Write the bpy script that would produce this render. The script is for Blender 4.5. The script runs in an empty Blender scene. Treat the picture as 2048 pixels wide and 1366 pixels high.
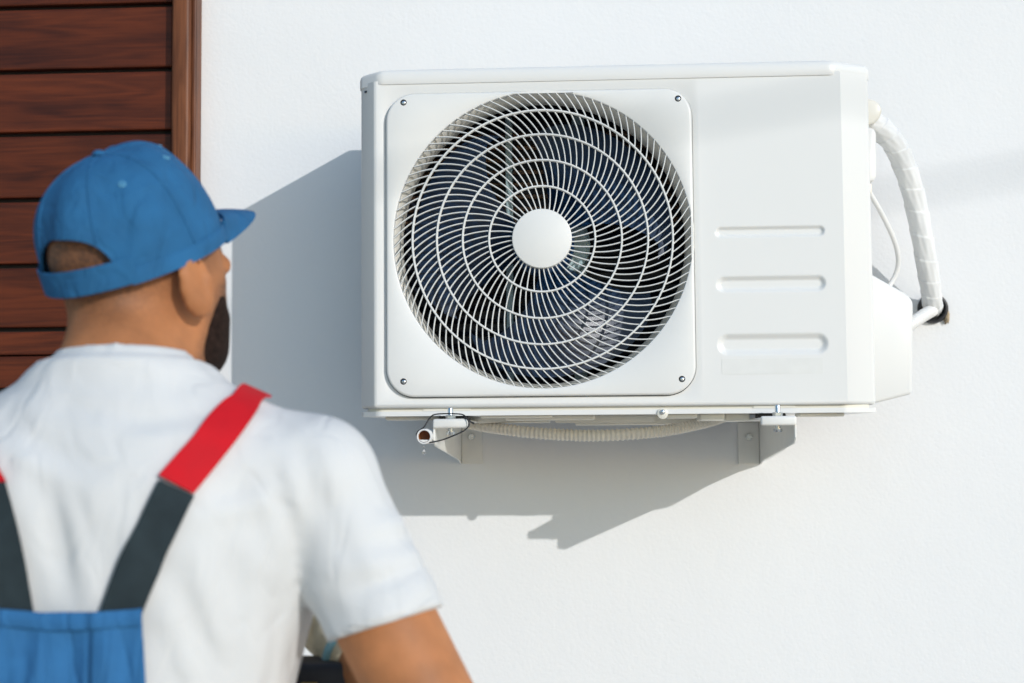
import bpy, bmesh, math, random
import numpy as np
from mathutils import Vector, Matrix

random.seed(7)
scene = bpy.context.scene
COL = scene.collection

# ------------------------------------------------------------------ camera
CAM_H = 1.52                      # camera height above the ground
CAM_D = 2.60                      # camera distance from the house wall (wall face is y = 0)
FPX = 2800.0                      # focal length in pixels of a 2048 px wide frame
vY = Vector((156, -182, -FPX)).normalized()          # wall normal seen from the camera
vX = Vector((1, .0115, (156 - 182 * .0115) / FPX)).normalized()
vX = (vX - vY * vX.dot(vY)).normalized()
vZ = vX.cross(vY)
RCW = Matrix(((vX.x, vY.x, vZ.x), (vX.y, vY.y, vZ.y), (vX.z, vY.z, vZ.z)))   # camera from world
RWC = RCW.transposed()
CAM = Vector((0, -CAM_D, CAM_H))
cam_data = bpy.data.cameras.new('camera')
cam = bpy.data.objects.new('camera', cam_data)
COL.objects.link(cam)
cam.matrix_world = Matrix.Translation(CAM) @ RWC.to_4x4()
cam_data.sensor_width = 36
cam_data.lens = FPX / 2048 * 36
cam_data.clip_start = .05
cam_data.clip_end = 500
cam_data.dof.use_dof = True
cam_data.dof.focus_distance = 2.22
cam_data.dof.aperture_fstop = 4.0
scene.camera = cam

# ------------------------------------------------------------------ world, sun, exposure
SUN = Vector((.83, -1.0, .45)).normalized()          # towards the sun
world = bpy.data.worlds.new('World')
scene.world = world
world.use_nodes = True
wn = world.node_tree
sky = wn.nodes.new('ShaderNodeTexSky')
sky.sky_type = 'NISHITA'
sky.sun_disc = False
sky.sun_elevation = math.asin(SUN.z)
sky.sun_rotation = math.atan2(SUN.x, SUN.y)
sky.air_density = 1.4
sky.dust_density = .5
sky.ozone_density = 3.5
bg = wn.nodes['Background']
bg.inputs['Strength'].default_value = .15
wn.links.new(sky.outputs[0], bg.inputs['Color'])
sun_d = bpy.data.lights.new('sun', 'SUN')
sun_d.energy = 2.0
sun_d.angle = math.radians(.5)
sun_d.color = (1.0, .965, .93)
sun = bpy.data.objects.new('sun', sun_d)
COL.objects.link(sun)
sun.rotation_euler = SUN.to_track_quat('Z', 'Y').to_euler()
sun.location = (3, -4, 4)
vs = scene.view_settings
vs.view_transform = 'Standard'
vs.look = 'None'
vs.exposure = .16
vs.gamma = 1
vs.use_curve_mapping = False

def at(px, py, y):
    """world point on the vertical plane y seen at photograph pixel (px, py)"""
    d = RWC @ Vector((px - 1024, 683 - py, -FPX))
    return CAM + d * ((y + CAM_D) / d.y)

# ------------------------------------------------------------------ materials
def mat(name, color, rough=.5, var=0., vscale=20, bump=0., bscale=60, bdist=.002, metal=0., spec=.5, sss=0., coat=0., detail=4):
    m = bpy.data.materials.new(name)
    m.use_nodes = True
    nt = m.node_tree
    b = nt.nodes['Principled BSDF']
    b.inputs['Base Color'].default_value = (*color, 1)
    b.inputs['Roughness'].default_value = rough
    b.inputs['Metallic'].default_value = metal
    b.inputs['Specular IOR Level'].default_value = spec
    if coat:
        b.inputs['Coat Weight'].default_value = coat
        b.inputs['Coat Roughness'].default_value = .12
    if sss:
        b.inputs['Subsurface Weight'].default_value = sss
        b.inputs['Subsurface Radius'].default_value = (.012, .005, .003)
        b.inputs['Subsurface Scale'].default_value = 1
    tc = nt.nodes.new('ShaderNodeTexCoord')
    if var:
        n = nt.nodes.new('ShaderNodeTexNoise')
        n.inputs['Scale'].default_value = vscale
        n.inputs['Detail'].default_value = detail
        nt.links.new(tc.outputs['Object'], n.inputs['Vector'])
        mr = nt.nodes.new('ShaderNodeMapRange')
        mr.inputs['From Min'].default_value = .3
        mr.inputs['From Max'].default_value = .7
        mr.inputs['To Min'].default_value = 1 - var
        mr.inputs['To Max'].default_value = 1 + var
        nt.links.new(n.outputs['Fac'], mr.inputs['Value'])
        mx = nt.nodes.new('ShaderNodeMix')
        mx.data_type = 'RGBA'
        mx.blend_type = 'MULTIPLY'
        mx.inputs['Factor'].default_value = 1
        mx.inputs[6].default_value = (*color, 1)
        nt.links.new(mr.outputs[0], mx.inputs[7])
        nt.links.new(mx.outputs[2], b.inputs['Base Color'])
        mr2 = nt.nodes.new('ShaderNodeMapRange')
        mr2.inputs['To Min'].default_value = max(.02, rough - .1)
        mr2.inputs['To Max'].default_value = min(1, rough + .1)
        nt.links.new(n.outputs['Fac'], mr2.inputs['Value'])
        nt.links.new(mr2.outputs[0], b.inputs['Roughness'])
    if bump:
        n2 = nt.nodes.new('ShaderNodeTexNoise')
        n2.inputs['Scale'].default_value = bscale
        n2.inputs['Detail'].default_value = 6
        nt.links.new(tc.outputs['Object'], n2.inputs['Vector'])
        bp = nt.nodes.new('ShaderNodeBump')
        bp.inputs['Strength'].default_value = bump
        bp.inputs['Distance'].default_value = bdist
        nt.links.new(n2.outputs['Fac'], bp.inputs['Height'])
        nt.links.new(bp.outputs[0], b.inputs['Normal'])
    return m

def wrinkle(m, scale, dist, strength, stretch=(1, 1, 1), width=.05, fine=500):
    """crumpled cloth: thin crease lines where a distorted noise crosses its mean, plus a fine weave"""
    nt = m.node_tree; b = nt.nodes['Principled BSDF']
    tc = [q for q in nt.nodes if q.type == 'TEX_COORD'][0]
    mp = nt.nodes.new('ShaderNodeMapping'); mp.inputs['Scale'].default_value = stretch; mp.inputs['Rotation'].default_value = (0, .5, .2)
    nt.links.new(tc.outputs['Object'], mp.inputs['Vector'])
    prev = None
    hs = []
    for k, (sc, wt) in enumerate(((scale, 1.0), (scale * 2.3, .4))):
        n = nt.nodes.new('ShaderNodeTexNoise'); n.inputs['Scale'].default_value = sc; n.inputs['Detail'].default_value = 1.5; n.inputs['Distortion'].default_value = .5
        nt.links.new(mp.outputs[0], n.inputs['Vector'])
        s1 = nt.nodes.new('ShaderNodeMath'); s1.operation = 'SUBTRACT'; s1.inputs[1].default_value = .5; nt.links.new(n.outputs['Fac'], s1.inputs[0])
        s2 = nt.nodes.new('ShaderNodeMath'); s2.operation = 'ABSOLUTE'; nt.links.new(s1.outputs[0], s2.inputs[0])
        mr = nt.nodes.new('ShaderNodeMapRange'); mr.interpolation_type = 'SMOOTHSTEP'; mr.inputs['From Min'].default_value = 0; mr.inputs['From Max'].default_value = width
        mr.inputs['To Max'].default_value = wt
        nt.links.new(s2.outputs[0], mr.inputs['Value'])
        ad = nt.nodes.new('ShaderNodeMath'); ad.operation = 'MULTIPLY_ADD'; ad.inputs[1].default_value = 3 * wt
        nt.links.new(n.outputs['Fac'], ad.inputs[0]); nt.links.new(mr.outputs[0], ad.inputs[2])
        hs.append(ad)
    sm = nt.nodes.new('ShaderNodeMath'); sm.operation = 'ADD'; nt.links.new(hs[0].outputs[0], sm.inputs[0]); nt.links.new(hs[1].outputs[0], sm.inputs[1])
    bp = nt.nodes.new('ShaderNodeBump'); bp.inputs['Strength'].default_value = strength; bp.inputs['Distance'].default_value = dist
    nt.links.new(sm.outputs[0], bp.inputs['Height'])
    fn = nt.nodes.new('ShaderNodeTexNoise'); fn.inputs['Scale'].default_value = fine; nt.links.new(tc.outputs['Object'], fn.inputs['Vector'])
    bf = nt.nodes.new('ShaderNodeBump'); bf.inputs['Strength'].default_value = .3; bf.inputs['Distance'].default_value = .0008
    nt.links.new(fn.outputs['Fac'], bf.inputs['Height']); nt.links.new(bp.outputs[0], bf.inputs['Normal'])
    nt.links.new(bf.outputs[0], b.inputs['Normal'])

def stucco_mat():
    m = mat('white_stucco', (.80, .81, .815), .9, var=.02, vscale=1.7, spec=.2)
    nt = m.node_tree
    b = nt.nodes['Principled BSDF']
    tc = [n for n in nt.nodes if n.type == 'TEX_COORD'][0]
    n1 = nt.nodes.new('ShaderNodeTexNoise'); n1.inputs['Scale'].default_value = 130; n1.inputs['Detail'].default_value = 5; n1.inputs['Roughness'].default_value = .6
    n2 = nt.nodes.new('ShaderNodeTexVoronoi'); n2.inputs['Scale'].default_value = 170; n2.feature = 'SMOOTH_F1'
    n3 = nt.nodes.new('ShaderNodeTexNoise'); n3.inputs['Scale'].default_value = 14; n3.inputs['Detail'].default_value = 3
    for n in (n1, n2, n3):
        nt.links.new(tc.outputs['Object'], n.inputs['Vector'])
    a = nt.nodes.new('ShaderNodeMath'); a.operation = 'MULTIPLY_ADD'
    a.inputs[1].default_value = .5
    nt.links.new(n2.outputs['Distance'], a.inputs[0]); nt.links.new(n1.outputs['Fac'], a.inputs[2])
    a2 = nt.nodes.new('ShaderNodeMath'); a2.operation = 'MULTIPLY_ADD'; a2.inputs[1].default_value = 2.2
    nt.links.new(n3.outputs['Fac'], a2.inputs[0]); nt.links.new(a.outputs[0], a2.inputs[2])
    bp = nt.nodes.new('ShaderNodeBump'); bp.inputs['Strength'].default_value = .14; bp.inputs['Distance'].default_value = .0035
    nt.links.new(a2.outputs[0], bp.inputs['Height']); nt.links.new(bp.outputs[0], b.inputs['Normal'])
    return m

def wood_mat(name, dark, light, axis='X', rough=.42):
    m = bpy.data.materials.new(name); m.use_nodes = True
    nt = m.node_tree; b = nt.nodes['Principled BSDF']
    tc = nt.nodes.new('ShaderNodeTexCoord'); oi = nt.nodes.new('ShaderNodeObjectInfo')
    mp = nt.nodes.new('ShaderNodeMapping')
    mp.inputs['Scale'].default_value = (1.2, 12, 12) if axis == 'X' else (12, 12, 1.2)
    add = nt.nodes.new('ShaderNodeVectorMath'); add.operation = 'ADD'
    rnd = nt.nodes.new('ShaderNodeVectorMath'); rnd.operation = 'SCALE'; rnd.inputs[0].default_value = (3.1, 7.7, 5.3)
    nt.links.new(oi.outputs['Random'], rnd.inputs['Scale'])
    nt.links.new(tc.outputs['Object'], add.inputs[0]); nt.links.new(rnd.outputs[0], add.inputs[1])
    nt.links.new(add.outputs[0], mp.inputs['Vector'])
    # flowing rings: distort, then bands -> cathedral figure and knots
    nz = nt.nodes.new('ShaderNodeTexNoise'); nz.inputs['Scale'].default_value = 1.3; nz.inputs['Detail'].default_value = 2; nz.inputs['Distortion'].default_value = .6
    nt.links.new(mp.outputs[0], nz.inputs['Vector'])
    mul = nt.nodes.new('ShaderNodeMath'); mul.operation = 'MULTIPLY'; mul.inputs[1].default_value = 55
    nt.links.new(nz.outputs['Fac'], mul.inputs[0])
    sn = nt.nodes.new('ShaderNodeMath'); sn.operation = 'SINE'; nt.links.new(mul.outputs[0], sn.inputs[0])
    fine = nt.nodes.new('ShaderNodeTexNoise'); fine.inputs['Scale'].default_value = 9; fine.inputs['Detail'].default_value = 6; fine.inputs['Roughness'].default_value = .65
    mp2 = nt.nodes.new('ShaderNodeMapping'); mp2.inputs['Scale'].default_value = (1, 26, 26) if axis == 'X' else (26, 26, 1)
    nt.links.new(add.outputs[0], mp2.inputs['Vector']); nt.links.new(mp2.outputs[0], fine.inputs['Vector'])
    big = nt.nodes.new('ShaderNodeTexNoise'); big.inputs['Scale'].default_value = 3.2; big.inputs['Detail'].default_value = 3
    mp3 = nt.nodes.new('ShaderNodeMapping'); mp3.inputs['Scale'].default_value = (1, 5, 5) if axis == 'X' else (5, 5, 1)
    nt.links.new(add.outputs[0], mp3.inputs['Vector']); nt.links.new(mp3.outputs[0], big.inputs['Vector'])
    s1 = nt.nodes.new('ShaderNodeMath'); s1.operation = 'MULTIPLY_ADD'; s1.inputs[1].default_value = .08; nt.links.new(sn.outputs[0], s1.inputs[0]); nt.links.new(big.outputs['Fac'], s1.inputs[2])
    s2 = nt.nodes.new('ShaderNodeMath'); s2.operation = 'MULTIPLY_ADD'; s2.inputs[1].default_value = .6; nt.links.new(fine.outputs['Fac'], s2.inputs[0]); nt.links.new(s1.outputs[0], s2.inputs[2])
    ramp = nt.nodes.new('ShaderNodeValToRGB')
    e = ramp.color_ramp.elements
    e[0].position = .52; e[0].color = (*dark, 1)
    e[1].position = 1.12; e[1].color = (*light, 1)
    e[1].position = 1.0
    nt.links.new(s2.outputs[0], ramp.inputs[0])
    vr = nt.nodes.new('ShaderNodeMapRange'); vr.inputs['To Min'].default_value = .72; vr.inputs['To Max'].default_value = 1.25
    nt.links.new(oi.outputs['Random'], vr.inputs['Value'])
    vm = nt.nodes.new('ShaderNodeMix'); vm.data_type = 'RGBA'; vm.blend_type = 'MULTIPLY'; vm.inputs['Factor'].default_value = 1
    nt.links.new(ramp.outputs[0], vm.inputs[6]); nt.links.new(vr.outputs[0], vm.inputs[7])
    nt.links.new(vm.outputs[2], b.inputs['Base Color'])
    b.inputs['Roughness'].default_value = rough
    b.inputs['Specular IOR Level'].default_value = .22
    bp = nt.nodes.new('ShaderNodeBump'); bp.inputs['Strength'].default_value = .25; bp.inputs['Distance'].default_value = .0012
    nt.links.new(s2.outputs[0], bp.inputs['Height']); nt.links.new(bp.outputs[0], b.inputs['Normal'])
    return m

M = dict(
    stucco=stucco_mat(),
    casing=mat('casing_white_paint', (.765, .77, .755), .34, var=.008, vscale=2.5),
    grille=mat('grille_white_plastic', (.76, .765, .745), .36, var=.02, vscale=9),
    bellmouth=mat('bellmouth_cream_paint', (.75, .73, .66), .32, var=.04, vscale=14),
    pan=mat('base_pan_cream_paint', (.74, .72, .64), .32, var=.04, vscale=18, coat=.2),
    navy=mat('fan_navy_plastic', (.010, .050, .135), .33, var=.15, vscale=30, spec=1.0),
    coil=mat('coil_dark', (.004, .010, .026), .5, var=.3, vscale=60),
    lit_tube=mat('coil_tube_lit_brown', (.42, .25, .16), .42, var=.3, vscale=40),
    copper=mat('copper', (.62, .28, .14), .35, var=.2, vscale=60, metal=1),
    teal=mat('motor_bracket_teal_steel', (.50, .68, .72), .4, var=.12, vscale=30),
    zinc=mat('zinc_steel', (.62, .66, .69), .28, var=.15, vscale=160, metal=1),
    bracket=mat('bracket_white_powder_coat', (.76, .76, .73), .38, var=.03, vscale=30),
    bracket_in=None,
    hose=mat('hose_offwhite', (.72, .68, .60), .55, var=.05, vscale=60),
    brown=mat('pipe_inside_brown', (.36, .13, .04), .5, var=.25, vscale=90),
    tape=mat('white_wrap_tape', (.78, .79, .79), .48, var=.04, vscale=30, bump=.3, bscale=90, bdist=.002),
    pvc=mat('white_pvc', (.78, .78, .77), .35, var=.02, vscale=40),
    black=mat('black_rubber', (.012, .013, .016), .5, var=.2, vscale=60),
    foam=mat('tan_foam', (.42, .33, .22), .9, var=.25, vscale=90, bump=.8, bscale=120, bdist=.004),
    hole=mat('recess_shade', (.02, .02, .02), .9),
    label=mat('label_glue_ghost', (.748, .754, .732), .38, var=.02, vscale=40),
    water=None,
    paving=mat('warm_paving', (.66, .575, .465), .85, var=.1, vscale=3, bump=.4, bscale=40, bdist=.004),
    plank=wood_mat('stained_plank', (.050, .0125, .0075), (.150, .033, .012)),
    trim=wood_mat('stained_trim', (.050, .017, .010), (.23, .082, .034), 'Z'),
    blackwood=mat('dark_batten', (.012, .009, .009), .8),
    shirt=mat('white_jersey', (.65, .66, .66), .95, var=.02, vscale=18, spec=.15),
    cap=mat('blue_cotton_twill', (.022, .118, .262), .85, var=.12, vscale=26, spec=.2),
    bib=mat('blue_work_cotton', (.034, .150, .345), .9, var=.12, vscale=26, spec=.2),
    red=mat('red_webbing', (.56, .006, .014), .75, var=.06, vscale=40, bump=.4, bscale=900, bdist=.0006, spec=.25),
    elastic=mat('charcoal_elastic', (.024, .036, .042), .85, var=.15, vscale=50, bump=.5, bscale=800, bdist=.0008, spec=.2),
    beard=mat('black_beard', (.024, .014, .011), .9, var=.5, vscale=160, bump=.8, bscale=400, bdist=.003, spec=.1),
    glove=mat('cream_knit_glove', (.66, .58, .42), .95, var=.12, vscale=60, bump=.7, bscale=260, bdist=.003, spec=.1),
    cuff=mat('light_blue_knit_cuff', (.26, .50, .58), .95, var=.1, vscale=60, bump=.6, bscale=300, bdist=.002),
    leather=mat('black_nylon', (.012, .014, .022), .55, var=.2, vscale=40),
    brass=mat('brass', (.55, .40, .18), .3, metal=1),
    eyelet=mat('light_blue_stitching', (.10, .32, .50), .8),
    boot=mat('brown_boot', (.08, .045, .025), .6, var=.2, vscale=30),
)
m = bpy.data.materials.new('water'); m.use_nodes = True
b = m.node_tree.nodes['Principled BSDF']; b.inputs['Transmission Weight'].default_value = 1; b.inputs['Roughness'].default_value = .02; b.inputs['IOR'].default_value = 1.33
M['water'] = m

wrinkle(M['shirt'], 6.0, .0042, .42, (1.4, 1.4, .75), .11)
wrinkle(M['cap'], 13, .0024, .6, (1.2, 1.2, .8), .09)
wrinkle(M['bib'], 8, .0035, .7, (1.8, 1.8, .5), .09)

def skin_mat():
    m = mat('skin', (.445, .180, .070), .62, var=.2, vscale=22, bump=.5, bscale=160, bdist=.0008, sss=.12, spec=.4)
    nt = m.node_tree; b = nt.nodes['Principled BSDF']
    src = b.inputs['Base Color'].links[0].from_socket
    at_ = nt.nodes.new('ShaderNodeAttribute'); at_.attribute_name = 'stubble'
    n = nt.nodes.new('ShaderNodeTexNoise'); n.inputs['Scale'].default_value = 260; n.inputs['Detail'].default_value = 2
    tc = [q for q in nt.nodes if q.type == 'TEX_COORD'][0]
    nt.links.new(tc.outputs['Object'], n.inputs['Vector'])
    mr = nt.nodes.new('ShaderNodeMapRange'); mr.inputs['From Min'].default_value = .3; mr.inputs['From Max'].default_value = .7; mr.inputs['To Min'].default_value = .6; mr.inputs['To Max'].default_value = 1.1
    nt.links.new(n.outputs['Fac'], mr.inputs['Value'])
    mu = nt.nodes.new('ShaderNodeMath'); mu.operation = 'MULTIPLY'; mu.use_clamp = True
    nt.links.new(at_.outputs['Fac'], mu.inputs[0]); nt.links.new(mr.outputs[0], mu.inputs[1])
    mx = nt.nodes.new('ShaderNodeMix'); mx.data_type = 'RGBA'
    nt.links.new(mu.outputs[0], mx.inputs['Factor']); nt.links.new(src, mx.inputs[6]); mx.inputs[7].default_value = (.045, .028, .022, 1)
    nt.links.new(mx.outputs[2], b.inputs['Base Color'])
    return m
M['skin'] = skin_mat()

# ------------------------------------------------------------------ mesh helpers
def link(name, me, material=None, parent=None, smooth=False, angle=None):
    o = bpy.data.objects.new(name, me)
    COL.objects.link(o)
    if material is not None and not me.materials:
        me.materials.append(M[material] if isinstance(material, str) else material)
    if smooth:
        me.shade_smooth()
        if angle:
            me.set_sharp_from_angle(angle=math.radians(angle))
    if parent is not None:
        o.parent = parent
        o.matrix_parent_inverse = Matrix.Translation(-parent_world(parent))
    return o

def parent_world(p):
    """parts are modelled in world space, so only a top-level Empty has an offset"""
    return p.location.copy() if p.parent is None else Vector((0, 0, 0))

def part(name, bm, material, parent, smooth=False, angle=None):
    me = bpy.data.meshes.new(name)
    bm.normal_update()
    bm.to_mesh(me); bm.free()
    return link(name, me, material, parent, smooth, angle)

def thing(name, label, cat, loc, group=None):
    o = bpy.data.objects.new(name, None)
    COL.objects.link(o)
    o.location = loc
    o.empty_display_size = .05
    o['label'] = label; o['category'] = cat
    if group: o['group'] = group
    return o

def tag(o, label, cat, group=None):
    o['label'] = label; o['category'] = cat
    if group: o['group'] = group
    return o

def bm_box(x0, x1, y0, y1, z0, z1, bevel=0, seg=2, bm=None):
    b2 = bmesh.new()
    bmesh.ops.create_cube(b2, size=1)
    for v in b2.verts:
        v.co = Vector((x0 + (v.co.x + .5) * (x1 - x0), y0 + (v.co.y + .5) * (y1 - y0), z0 + (v.co.z + .5) * (z1 - z0)))
    if bevel:
        bmesh.ops.bevel(b2, geom=b2.edges[:], offset=bevel, segments=seg, affect='EDGES', profile=.5)
    if bm is None:
        return b2
    me = bpy.data.meshes.new('tmp'); b2.to_mesh(me); b2.free(); bm.from_mesh(me); bpy.data.meshes.remove(me)
    return bm

def bm_prism(poly, axis, a0, a1, bevel=0, seg=2):
    """extrude a polygon of 2d points along an axis ('x': points are (y,z), 'y': (x,z), 'z': (x,y))"""
    bm = bmesh.new()
    def P(p, a):
        return {'x': (a, p[0], p[1]), 'y': (p[0], a, p[1]), 'z': (p[0], p[1], a)}[axis]
    v0 = [bm.verts.new(P(p, a0)) for p in poly]
    v1 = [bm.verts.new(P(p, a1)) for p in poly]
    bm.faces.new(v0); bm.faces.new(v1[::-1])
    n = len(poly)
    for i in range(n):
        bm.faces.new((v0[(i + 1) % n], v0[i], v1[i], v1[(i + 1) % n]))
    bmesh.ops.recalc_face_normals(bm, faces=bm.faces[:])
    if bevel:
        bmesh.ops.bevel(bm, geom=bm.edges[:], offset=bevel, segments=seg, affect='EDGES', profile=.5, clamp_overlap=True)
    return bm

def bm_lathe(profile, center, n=48, axis='y', bm=None, a0=0, a1=2 * math.pi):
    """revolve (r, t) points about an axis through center"""
    bm = bm or bmesh.new()
    full = abs(a1 - a0 - 2 * math.pi) < 1e-6
    rows = []
    cnt = n if full else n + 1
    for i in range(cnt):
        a = a0 + (a1 - a0) * i / n
        row = []
        for r, t in profile:
            c, s = math.cos(a) * r, math.sin(a) * r
            p = {'y': (c, t, s), 'z': (c, s, t), 'x': (t, c, s)}[axis]
            row.append(bm.verts.new(Vector(center) + Vector(p)))
        rows.append(row)
    for i in range(cnt if full else n):
        r0, r1 = rows[i], rows[(i + 1) % cnt]
        for k in range(len(profile) - 1):
            bm.faces.new((r0[k], r0[k + 1], r1[k + 1], r1[k]))
    bmesh.ops.remove_doubles(bm, verts=bm.verts[:], dist=1e-6)
    bmesh.ops.recalc_face_normals(bm, faces=bm.faces[:])
    return bm

def smooth_path(pts, n):
    """Catmull-Rom resample"""
    pts = [Vector(p) for p in pts]
    P = [pts[0] * 2 - pts[1]] + pts + [pts[-1] * 2 - pts[-2]]
    out = []
    m = len(pts) - 1
    for i in range(n + 1):
        u = i / n * m
        k = min(int(u), m - 1); t = u - k
        a, b_, c, d = P[k], P[k + 1], P[k + 2], P[k + 3]
        out.append(.5 * ((2 * b_) + (c - a) * t + (2 * a - 5 * b_ + 4 * c - d) * t * t + (3 * b_ - a - 3 * c + d) * t ** 3))
    return out

def bm_tube(path, radius, sides=12, caps=True, bm=None, radial=None):
    """radius may be a number or f(i, n); radial(i, n, angle) scales the ring"""
    bm = bm or bmesh.new()
    path = [Vector(p) for p in path]
    n = len(path)
    rings = []
    up = None
    for i, p in enumerate(path):
        t = (path[min(i + 1, n - 1)] - path[max(i - 1, 0)]).normalized()
        if up is None:
            up = Vector((0, 0, 1)) if abs(t.z) < .9 else Vector((1, 0, 0))
        u = (up - t * up.dot(t)).normalized(); v = t.cross(u); up = u
        r = radius(i, n) if callable(radius) else radius
        ring = []
        for k in range(sides):
            a = 2 * math.pi * k / sides
            rr = r * (radial(i, n, a) if radial else 1)
            ring.append(bm.verts.new(p + u * math.cos(a) * rr + v * math.sin(a) * rr))
        rings.append(ring)
    for i in range(n - 1):
        for k in range(sides):
            bm.faces.new((rings[i][k], rings[i][(k + 1) % sides], rings[i + 1][(k + 1) % sides], rings[i + 1][k]))
    if caps:
        bm.faces.new(rings[0][::-1]); bm.faces.new(rings[-1])
    bmesh.ops.recalc_face_normals(bm, faces=bm.faces[:])
    return bm

def rounded_rect(x0, x1, z0, z1, r, n):
    """closed loop of n*4 points, counter-clockwise from the right-bottom arc"""
    out = []
    for cx, cz, a0 in ((x1 - r, z0 + r, -90), (x1 - r, z1 - r, 0), (x0 + r, z1 - r, 90), (x0 + r, z0 + r, 180)):
        for i in range(n):
            a = math.radians(a0 + 90 * i / (n - 1))
            out.append((cx + r * math.cos(a), cz + r * math.sin(a)))
    return out

# ------------------------------------------------------------------ signed distance modelling (people and cloth)
def grid(x0, x1, y0, y1, z0, z1, h):
    xs = np.arange(x0, x1 + h, h, dtype=np.float32); ys = np.arange(y0, y1 + h, h, dtype=np.float32); zs = np.arange(z0, z1 + h, h, dtype=np.float32)
    X, Y, Z = np.meshgrid(xs, ys, zs, indexing='ij', sparse=True)
    return X, Y, Z, (xs, ys, zs, h)

def smin(a, b, k):
    h = np.clip(.5 + .5 * (b - a) / k, 0, 1)
    return b + (a - b) * h - k * h * (1 - h)

def sd_ell(X, Y, Z, c, r):
    dx, dy, dz = X - c[0], Y - c[1], Z - c[2]
    k0 = np.sqrt((dx / r[0]) ** 2 + (dy / r[1]) ** 2 + (dz / r[2]) ** 2)
    k1 = np.sqrt((dx / r[0] ** 2) ** 2 + (dy / r[1] ** 2) ** 2 + (dz / r[2] ** 2) ** 2)
    return k0 * (k0 - 1) / np.maximum(k1, 1e-6)

def sd_cap(X, Y, Z, a, b, ra, rb):
    ba = np.array(b) - np.array(a); L2 = float(ba @ ba)
    t = np.clip(((X - a[0]) * ba[0] + (Y - a[1]) * ba[1] + (Z - a[2]) * ba[2]) / L2, 0, 1)
    d = np.sqrt((X - a[0] - t * ba[0]) ** 2 + (Y - a[1] - t * ba[1]) ** 2 + (Z - a[2] - t * ba[2]) ** 2)
    return d - (ra + (rb - ra) * t)

def surface(F, info):
    """naive surface nets: (verts, quads) of F = 0"""
    xs, ys, zs, h = info
    S = F < 0
    nx, ny, nz = F.shape
    C = np.zeros((nx - 1, ny - 1, nz - 1), np.int8)
    for i in (0, 1):
        for j in (0, 1):
            for k in (0, 1):
                C += S[i:nx - 1 + i, j:ny - 1 + j, k:nz - 1 + k]
    act = np.argwhere((C > 0) & (C < 8))
    idx = -np.ones(C.shape, np.int64)
    idx[act[:, 0], act[:, 1], act[:, 2]] = np.arange(len(act))
    pos = np.zeros((len(act), 3)); cnt = np.zeros(len(act))
    corners = [(i, j, k) for i in (0, 1) for j in (0, 1) for k in (0, 1)]
    for a in corners:
        for ax in range(3):
            if a[ax]: continue
            b_ = list(a); b_[ax] = 1
            fa = F[act[:, 0] + a[0], act[:, 1] + a[1], act[:, 2] + a[2]]
            fb = F[act[:, 0] + b_[0], act[:, 1] + b_[1], act[:, 2] + b_[2]]
            cr = (fa < 0) != (fb < 0)
            t = np.where(cr, fa / np.where(cr, fa - fb, 1), 0)
            p = np.tile(np.array(a, float), (len(act), 1)); p[:, ax] += t
            pos += p * cr[:, None]; cnt += cr
    pos = (pos / cnt[:, None] + act) * h + np.array([xs[0], ys[0], zs[0]])
    quads = []
    for ax in range(3):
        o1, o2 = [(1, 2), (2, 0), (0, 1)][ax]
        sl = [slice(1, -1)] * 3; sl[ax] = slice(0, F.shape[ax] - 1)
        sl2 = list(sl); sl2[ax] = slice(1, F.shape[ax])
        A, B = S[tuple(sl)], S[tuple(sl2)]
        e = np.argwhere(A != B)
        ins = A[e[:, 0], e[:, 1], e[:, 2]]
        base = e.copy()
        for q in range(3):
            if q != ax: base[:, q] += 1
        def g(d1, d2):
            q = base.copy(); q[:, o1] -= d1; q[:, o2] -= d2
            return idx[q[:, 0], q[:, 1], q[:, 2]]
        Q = np.stack([g(0, 0), g(1, 0), g(1, 1), g(0, 1)], 1)
        Q[~ins] = Q[~ins][:, ::-1]
        quads.append(Q)
    return pos, np.concatenate(quads)

def np_mesh(name, verts, quads):
    me = bpy.data.meshes.new(name)
    me.from_pydata(verts.tolist(), [], quads.tolist())
    me.update()
    return me

def relax(me, it=3, f=.5):
    """Laplacian smoothing in numpy"""
    n = len(me.vertices)
    co = np.empty(n * 3); me.vertices.foreach_get('co', co); co = co.reshape(-1, 3)
    e = np.empty(len(me.edges) * 2, np.int64); me.edges.foreach_get('vertices', e); e = e.reshape(-1, 2)
    deg = np.bincount(e.ravel(), minlength=n)[:, None]
    for _ in range(it):
        s = np.zeros_like(co)
        for q in range(3):
            s[:, q] = np.bincount(e[:, 0], co[e[:, 1], q], n) + np.bincount(e[:, 1], co[e[:, 0], q], n)
        co = co + f * (s / np.maximum(deg, 1) - co)
    me.vertices.foreach_set('co', co.ravel()); me.update()

def waves(X, Y, Z, seed, scale, n=7):
    r = np.random.RandomState(seed); s = 0
    for i in range(n):
        d = r.normal(size=3); d *= scale * r.uniform(.6, 1.6) / np.linalg.norm(d)
        s = s + np.sin(X * d[0] + Y * d[1] + Z * d[2] + r.uniform(0, 6.28))
    return s / n

# ================================================================== the setting
bm = bmesh.new()
g = 60
vsq = [bm.verts.new(p) for p in ((-g, -g, 0), (g, -g, 0), (g, g, 0), (-g, g, 0))]
bm.faces.new(vsq)
ground = part('ground', bm, 'paving', None)
ground['kind'] = 'structure'

# house wall: a thick slab of white stucco
wall = part('house_wall', bm_box(-3.2, 4.2, 0, .28, -.02, 3.3), 'stucco', None)
tag(wall, 'white rough stucco house wall behind the air conditioner', 'wall')

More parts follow.
